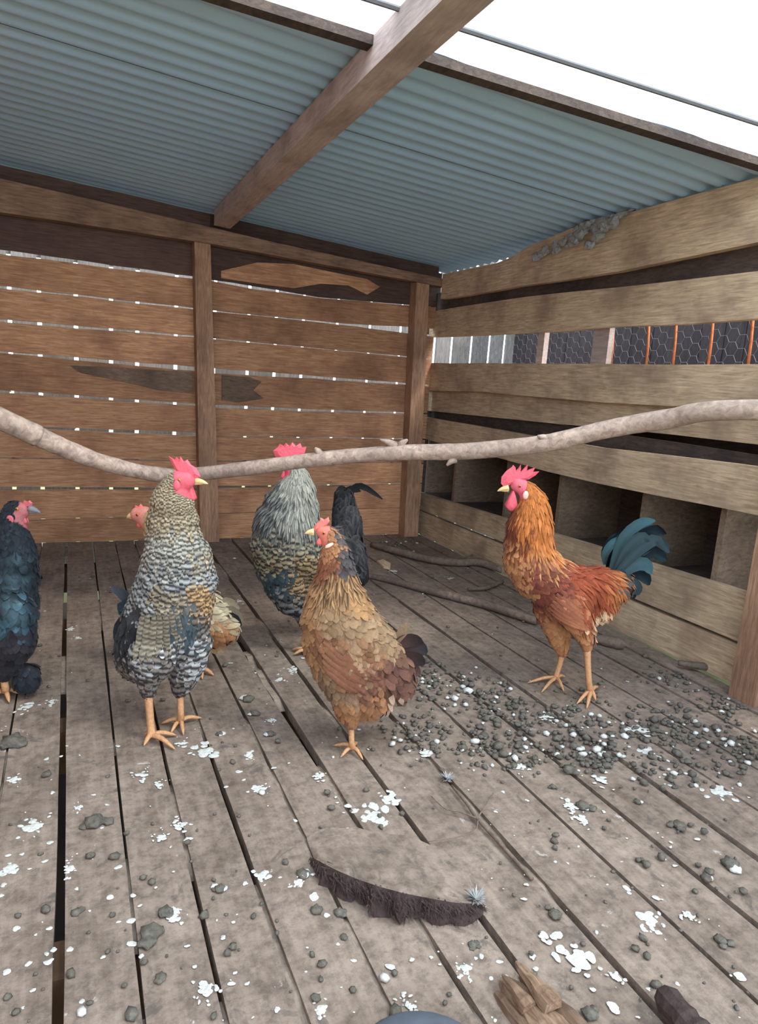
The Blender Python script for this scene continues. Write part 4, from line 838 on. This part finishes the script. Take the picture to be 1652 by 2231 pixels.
# flat dried white splats
V, F = [], []
def splat(x, y, r, asp=1.0, ang=0.0):
    n = 14; n0 = len(V); rr = r*(1+np.convolve(rng.normal(0, .38, n+2), [.3, .4, .3], 'same')[:n])
    V.append((x, y, .0022))
    for k in range(n):
        a = 2*math.pi*k/n; dx, dy = rr[k]*math.cos(a), rr[k]*math.sin(a)*asp
        V.append((x+dx*math.cos(ang)-dy*math.sin(ang), y+dx*math.sin(ang)+dy*math.cos(ang), .0006))
    for k in range(n): F.append((n0, n0+1+k, n0+1+(k+1) % n))
big = [(447, 1637, 40), (395, 1800, 22), (20, 1890, 30), (152, 1895, 18), (75, 1800, 32), (380, 1990, 26), (575, 1910, 26), (650, 1925, 20), (448, 2158, 26), (1265, 2080, 56), (1410, 1640, 26), (930, 1640, 26), (1240, 1755, 22), (1268, 1785, 22), (820, 1780, 52), (850, 1740, 30), (1130, 1670, 24), (1310, 1700, 22), (1400, 1590, 34), (1570, 1725, 36), (400, 1620, 18), (345, 1710, 16), (350, 1825, 20), (60, 1540, 22), (110, 1530, 14), (1190, 1560, 20), (940, 1890, 36), (890, 2190, 24), (700, 2200, 20),
       (1410, 2000, 34), (700, 1690, 18), (540, 1645, 20), (170, 1760, 12), (610, 1480, 16), (590, 1570, 14), (640, 1460, 18), (860, 1245, 14), (520, 1310, 12), (980, 1260, 12), (155, 1370, 14), (170, 1390, 10), (1500, 1995, 18), (30, 1700, 18), (1340, 2130, 18), (310, 1690, 24), (560, 1720, 24), (1010, 2110, 22)]
for u, v, r in big:
    p = fl(u, v); k = np.linalg.norm(p-CAM)/FPX
    for j in range(22):
        q_ = min(1.6, abs(rng.normal(0, .55))); a_ = rng.uniform(0, 6.28); splat(p[0]+math.cos(a_)*r*k*q_, p[1]+math.sin(a_)*r*k*q_*1.3, r*k*rng.uniform(.06, .25)*(1.15-.5*q_), rng.uniform(.6, 1.6), rng.uniform(0, 3))
for i in range(300):
    u, v = rng.uniform(0, 1652), 1200+1031*rng.rand()**.8; p = fl(u, v)
    if XL < p[0] < 1.88 and p[1] < 3.7: splat(p[0], p[1], abs(rng.normal(0, .0026))+.0012, rng.uniform(.6, 1.6), rng.uniform(0, 3))
o = mk('dried_splats', V, F, M['white'], None); tag(o, 'chalky white dried droppings splashed over the floor boards', 'droppings', None, 'stuff')
# heap of small pellets in a band across the floor
def pellet(V, F, x, y, r):
    n0 = len(V); b_ = blobmesh(0, r, .6, rng); a = rng.uniform(0, 6.28); ca, sa = math.cos(a), math.sin(a)
    for q in b_: V.append((x+q[0]*ca-q[1]*sa, y+q[0]*sa+q[1]*ca, max(0.0, q[2]+r*.4)))
    F += [tuple(i+n0 for i in f) for f in ICF1]
VD, FD, VW, FW = [], [], [], []
seeds = [(905, 1480, 40, 30), (960, 1500, 60, 40), (1060, 1520, 60, 45), (1120, 1560, 70, 40), (1220, 1560, 80, 35), (1300, 1580, 80, 35), (1420, 1590, 90, 40), (1540, 1590, 90, 40), (1000, 1610, 90, 35), (1100, 1650, 90, 35), (1230, 1640, 90, 35), (1310, 1650, 60, 35), (1470, 1680, 90, 45), (1600, 1640, 70, 40), (900, 1600, 60, 40), (1500, 1470, 90, 30), (1590, 1530, 60, 30), (1160, 1230, 90, 20), (870, 1180, 50, 15)]
for i in range(1500):
    u0, v0, su, sv = seeds[rng.randint(len(seeds))]; p = fl(rng.normal(u0, su*.6), rng.normal(v0, sv*.6))
    if p[0] < 1.9 and p[1] < 3.6: pellet(*((VW, FW) if rng.rand() < .11 else (VD, FD)), p[0], p[1], abs(rng.normal(0, .0045))+.0035)
for i in range(300):
    u, v = rng.uniform(0, 1652), rng.uniform(1210, 2231); p = fl(u, v)
    if XL < p[0] < 1.9 and p[1] < 3.7: pellet(*((VW, FW) if rng.rand() < .05 else (VD, FD)), p[0], p[1], abs(rng.normal(0, .004))+.0025)
o = mk('scattered_pellets', VD+VW, FD+[tuple(i+len(VD) for i in f) for f in FW], [M['dung'], M['white']], None, True)
mi = np.zeros(len(FD)+len(FW), int); mi[len(FD):] = 1; o.data.polygons.foreach_set('material_index', mi)
tag(o, 'dark pellets and crumbs strewn across the floor in front of the red rooster', 'droppings', None, 'stuff')
# droppings that can be picked out one by one
def lump(name, u, v, r, label, white=False, group=None, flat=.5, cat='dropping'):
    p = fl(u, v); k = np.linalg.norm(p-CAM)/FPX; R_ = r*k; V, F = [], []
    for j in range(4):
        n0 = len(V); dx, dy = rng.normal(0, R_*.45, 2) if j else (0, 0); rr = R_*(.75 if j == 0 else rng.uniform(.35, .6))
        for q in ICV: 
            w = 1+.18*math.sin(q[0]*7+j)+rng.uniform(-.1, .1); V.append((dx+q[0]*rr*w, dy+q[1]*rr*w, max(0, q[2]*rr*flat*w+rr*flat*.5)))
        F += [tuple(i+n0 for i in f) for f in ICF]
    o = mk(name, V, F, [M['dung'], M['white']], None, True); o.location = (p[0], p[1], 0)
    mi = np.zeros(len(F), int)
    if white: mi[len(ICF)*2:] = 1
    o.data.polygons.foreach_set('material_index', mi); tag(o, label, cat, group)
for u, v, r, l in ((205, 1795, 24, 'crumbling dark dropping on the left boards below the barred rooster'), (330, 2035, 26, 'largest dark dropping on the lower left boards'), (360, 1990, 18, 'dark dropping touching the largest one on the lower left boards'), (30, 1620, 28, 'dark dropping at the left edge below the black hen'), (1592, 1885, 20, 'white-topped dark dropping near the right edge of the boards'), (1270, 1758, 18, 'white-streaked dropping right of the forked twig'), (1285, 2212, 18, 'round greenish dropping at the lower edge right of the splintered wood')):
    lump('dropping', u, v, r, l, 'white' in l, 'single droppings on the floor boards')
for u, v, r in ((1540, 1915, 14), (1480, 1800, 16), (1205, 1715, 9), (1390, 1748, 9), (660, 1905, 16), (1210, 1995, 16), (1570, 2050, 14), (690, 1985, 16), (540, 1525, 16), (740, 1990, 14), (1030, 2060, 12), (480, 1938, 14), (165, 1990, 12), (1330, 1600, 10), (1465, 1565, 10), (1430, 1550, 10), (1500, 1660, 10), (555, 1555, 13), (480, 1600, 10), (590, 1600, 12), (350, 2130, 12)):
    lump('dropping', u, v, r, 'single dark grey dropping lying apart on the floor boards', rng.rand() < .4, 'single droppings on the floor boards')

# slab of matted dirt in the foreground
def slab():
    c4 = lambda x, y: (650+.3027*x, 1700+.3027*y)
    back = [(60, 420), (200, 352), (430, 362), (640, 400), (860, 440), (1010, 500), (1180, 640), (1300, 830)]
    front = [(110, 560), (260, 640), (420, 710), (600, 770), (770, 815), (950, 850), (1120, 880), (1290, 890)]
    n = 28; A = resample([fl(*c4(*p)) for p in back], n); B = resample([fl(*c4(*p)) for p in front], n); m = 12; V, F, C = [], [], []
    for j in range(m):
        t = j/(m-1)
        for i in range(n):
            p = A[i]*(1-t)+B[i]*t; e = math.sin(math.pi*min(1, max(0, i/(n-1))))**.4
            z_ = (.004+.034*t**1.2)*e*(1+rng.uniform(-.10, .10)+.18*math.sin(i*1.3)*t+.12*math.sin(i*2.9+1)+.15*math.sin(j*1.7+i*.6))+rng.uniform(0, .005)
            d_ = (p-CAM); pz = CAM+d_*((z_-CAMH)/(0-CAMH)) if t > .0 else p
            V.append((p[0]*.0+pz[0], pz[1], z_))
    for j in range(m-1):
        for i in range(n-1): F.append((j*n+i, j*n+i+1, (j+1)*n+i+1, (j+1)*n+i))
    nt = len(F); n0 = (m-1)*n
    for k in range(1, 5):                       # shaggy front face falling back under the slab
        for i in range(n):
            q = np.array(V[n0+i]); f = k/4; V.append((q[0]+rng.uniform(-.008, .008)-.006*f, q[1]-.016*f+rng.uniform(-.005, .005), max(0.0, q[2]*(1-f)+rng.uniform(-.003, .003) if k < 4 else 0.0)))
    for k in range(4):
        a0 = n0+k*n
        for i in range(n-1): F.append((a0+i, a0+i+1, a0+n+i+1, a0+n+i))
    base = np.array([A[n//2][0], A[n//2][1], 0]); rt = empty('dirt_slab', base); tag(rt, 'raised grey slab of matted dirt with a fibrous edge darkened for shade in the foreground', 'dirt clod')
    top = mk('crust', V, F[:nt], M['floor'], rt, True, base); mk('ragged_edge', V, F[nt:], M['crustdark'], rt, True, base)  # fibrous front face, underside shade painted into its dark colour
    Vf, Ff = [], []
    for k in range(1300):
        i = rng.randint(n); q = np.array(V[n0+i]); p = q+np.array([rng.uniform(-.01, .01), rng.uniform(-.012, .004), -rng.uniform(0, 1)*q[2]*.9]); d_ = np.array([rng.normal(0, .5), -1, rng.normal(-.4, .4)]); d_ = d_/np.linalg.norm(d_)*rng.uniform(.008, .022); w_ = np.array([.0012, 0, .0006]); e = p+d_; e[2] = max(e[2], .001)
        a = len(Vf); Vf += [p-w_, p+w_, e]; Ff.append((a, a+1, a+2))
    fo = mk('fibres', Vf, Ff, M['crustdark'], rt, False, base); fo['kind'] = 'stuff'
slab()
def downy(u, v, r, label, D_=0.0, n=160, mat='white', z0=.004):
    p = fl(u, v); k = np.linalg.norm(p-CAM)/FPX*r; V, F = [], []
    for i in range(n):
        a = rng.uniform(0, 6.28); l = k*rng.uniform(.4, 1); d_ = np.array([math.cos(a)*l, math.sin(a)*l, abs(rng.normal(.35, .3))*l]); s_ = np.array([-math.sin(a), math.cos(a), .3])*k*.06; n0 = len(V)
        V += [-s_*.3, s_*.3, d_*.6+s_, d_, d_*.6-s_]; F.append((n0, n0+1, n0+2, n0+3, n0+4))
    o = mk('downy_feather', np.array(V)+[0, 0, z0], F, M[mat]); o.location = (p[0], p[1], 0); tag(o, label, 'feather')
downy(1034, 1980, 22, 'pale grey down feather at the right end of the dirt slab', mat='cobweb', z0=.02)
downy(973, 1700, 18, 'white down feather caught in a gap left of the thin twig', mat='cobweb')
downy(1642, 1452, 22, 'white feather tuft at the foot of the near wall post')
# twig
def tubeobj(name, chains, mat, label, cat, sides=7, base=None):
    V, F = [], []
    for pts, rad in chains: tube(smoothcurve(pts, max(6, 4*len(pts))), np.interp(np.linspace(0, 1, max(6, 4*len(pts))), np.linspace(0, 1, len(rad)), rad), sides, V, F)
    o = mk(name, V, F, mat, None, True); tag(o, label, cat); return o
f_ = lambda u, v, z: fl(u, v, z)
tubeobj('twig', [([f_(985, 1712, .006), f_(1015, 1748, .008), f_(1040, 1783, .008), f_(1090, 1838, .006), f_(1160, 1915, .004)], [.003, .0035, .004, .0045, .004]), ([f_(1040, 1783, .008), f_(1000, 1768, .012), f_(970, 1762, .010), f_(940, 1735, .006)], [.002, .0016, .0012, .0008]), ([f_(1042, 1786, .008), f_(1033, 1812, .01), f_(985, 1826, .008), f_(930, 1834, .004)], [.002, .0016, .0012, .0007]), ([f_(1042, 1780, .008), f_(1058, 1755, .012), f_(1075, 1728, .008)], [.0018, .0014, .0008])], M['stick'], 'thin brown forked twig lying along a gap behind the dirt slab', 'twig', 6)
# sticks lying near the side wall
c2 = lambda x, y, z: fl(780+.2785*x, 1150+.2785*y, z)
tubeobj('stick', [([c2(60, 370, .012), c2(250, 410, .014), c2(480, 470, .016), c2(760, 540, .018), c2(1000, 600, .018), c2(1220, 670, .018), c2(1400, 730, .016)], [.012, .015, .017, .019, .019, .018, .016])], M['stick'], 'longer grey stick lying on the floor left of the red rooster', 'stick')
tubeobj('stick', [([c2(110, 130, .02), c2(330, 190, .02), c2(560, 245, .022), c2(760, 270, .022), c2(950, 270, .022), c2(1130, 330, .02)], [.016, .02, .021, .021, .022, .018]), ([c2(760, 265, .022), c2(850, 225, .03), c2(930, 200, .028)], [.008, .006, .003])], M['stick'], 'stick on the floor close to the back corner post', 'stick')
c3 = lambda x, y, z: fl(1150+.3039*x, 1350+.3039*y, z)
tubeobj('stick', [([c3(470, 130, .02), c3(560, 150, .02), c3(650, 170, .02), c3(700, 180, .018)], [.012, .022, .022, .012])], M['stick'], 'short brown stick behind the red rooster near the side wall', 'stick')
tubeobj('stick', [([c3(1080, 310, .02), c3(1250, 335, .022), c3(1420, 345, .022), c3(1610, 355, .022)], [.010, .014, .014, .014])], M['stick'], 'grey stick lying across the foot of the near wall post', 'stick')
tubeobj('stick', [([c2(860, 480, .01), c2(1000, 470, .014), c2(1130, 420, .014)], [.006, .01, .01]), ], M['stick'], 'small dark stick on the floor behind the longer grey stick', 'stick')
# pale wood chip
def chip(name, outline, th, mat, label, cat, tilt=0.0):
    P = [fl(u, v) for u, v in outline]; n = len(P); c = np.mean(P, 0); V = [p for p in P]+[c+(p-c)*.9+np.array([0, 0, th*(1+tilt*((p-c)[1]/.05))]) for p in P]
    F = [tuple(range(n)), tuple(range(n, 2*n))]+[(i, (i+1) % n, n+(i+1) % n, n+i) for i in range(n)]
    o = fixn(mk(name, V, F, mat, None, False, (c[0], c[1], 0))); o.location = (c[0], c[1], 0); tag(o, label, cat); return o
chip('wood_chip', [(820, 1224), (834, 1220), (852, 1230), (850, 1242), (836, 1238)], .008, M['wall_r'], 'pale wood chip on the floor in front of the back corner post', 'wood chip')
# splintered wood at the lower edge
rt = empty('broken_wood', fl(1140, 2210)*[1, 1, 0]); tag(rt, 'splintered brown piece of wood at the lower edge of the view', 'wood')
bs = np.array(rt.location)
for (u0, v0, u1, v1, w0, w1, z0, h) in ((1098, 2140, 1240, 2330, .010, .044, .0, .040), (1080, 2165, 1190, 2300, .004, .022, .0, .022), (1135, 2128, 1280, 2300, .006, .034, .0, .030), (1120, 2135, 1200, 2240, .003, .018, .03, .022), (1092, 2150, 1150, 2230, .002, .014, .02, .016)):
    A = fl(u0, v0); B = fl(u1, v1); d_ = B-A; d_ /= np.linalg.norm(d_); sd2 = np.cross(d_, [0, 0, 1]); V = []; NS = 7
    for k in range(NS):
        t = k/(NS-1); c_ = A+(B-A)*t; w_ = (w0+(w1-w0)*t**.7)*(1+rng.uniform(-.15, .15)); h_ = h*(.25+.75*t**.6)*(1+rng.uniform(-.15, .15))
        V += [c_-sd2*w_*.9+[0, 0, z0], c_+sd2*w_*.9+[0, 0, z0], c_+sd2*w_*.7+[0, 0, z0+h_*.7], c_+sd2*w_*.1+[0, 0, z0+h_], c_-sd2*w_*.7+[0, 0, z0+h_*.8]]
    F = [(k*5+i, k*5+(i+1) % 5, (k+1)*5+(i+1) % 5, (k+1)*5+i) for k in range(NS-1) for i in range(5)]+[(0, 1, 2, 3, 4), tuple(range((NS-1)*5, NS*5))]
    fixn(mk('splinter', V, F, M['splint'], rt, False, bs))
V, F = tube(smoothcurve([f_(1440, 2160, .012), f_(1465, 2190, .03), f_(1500, 2230, .035), f_(1530, 2270, .03)], 12), np.interp(np.linspace(0, 1, 12), [0, .3, 1], [.004, .022, .028])*(1+rng.uniform(-.25, .25, 12)), 9); V = [np.array([v[0], v[1], max(.0, v[2])]) for v in V]
o = mk('bark_chunk', V, F, M['crustdark'], None); tag(o, 'dark rough chunk of bark at the lower right edge', 'bark')
# slate dome at the lower edge
pb = fl(925, 2392); V, F = [], []; prof = [(0, .062), (.03, .060), (.06, .054), (.085, .043), (.102, .026), (.108, .008), (.112, .0)]
for r_, z_ in prof:
    for k in range(32): V.append((r_*math.cos(k*math.pi/16), r_*math.sin(k*math.pi/16), z_))
for i in range(len(prof)-1):
    for k in range(32): F.append((i*32+k, i*32+(k+1) % 32, (i+1)*32+(k+1) % 32, (i+1)*32+k))
o = fixn(mk('upturned_bowl', V, F, M['pan'], None, True)); o.location = (pb[0], pb[1], 0); tag(o, 'slate grey domed bowl just showing at the lower edge', 'bowl')
# dusty web under the roof at the side wall
V, F = [], []
for i in range(46):
    t = rng.rand(); c = onX(1170+200*t+rng.normal(0, 6), 552-90*t+rng.normal(0, 12), 1.935); n0 = len(V); r = rng.uniform(.010, .030)
    for q in ICV: V.append(c+q*r*(1+rng.uniform(-.35, .35))*np.array([.5, 1.1, .8]))
    F += [tuple(k+n0 for k in f) for f in ICF]
o = mk('dusty_cobweb', [(a, b2, min(c_, 1.62)) for a, b2, c_ in V], F, M['cobweb'], None); tag(o, 'grey clump of dusty cobweb under the roof above the side wall', 'cobweb')
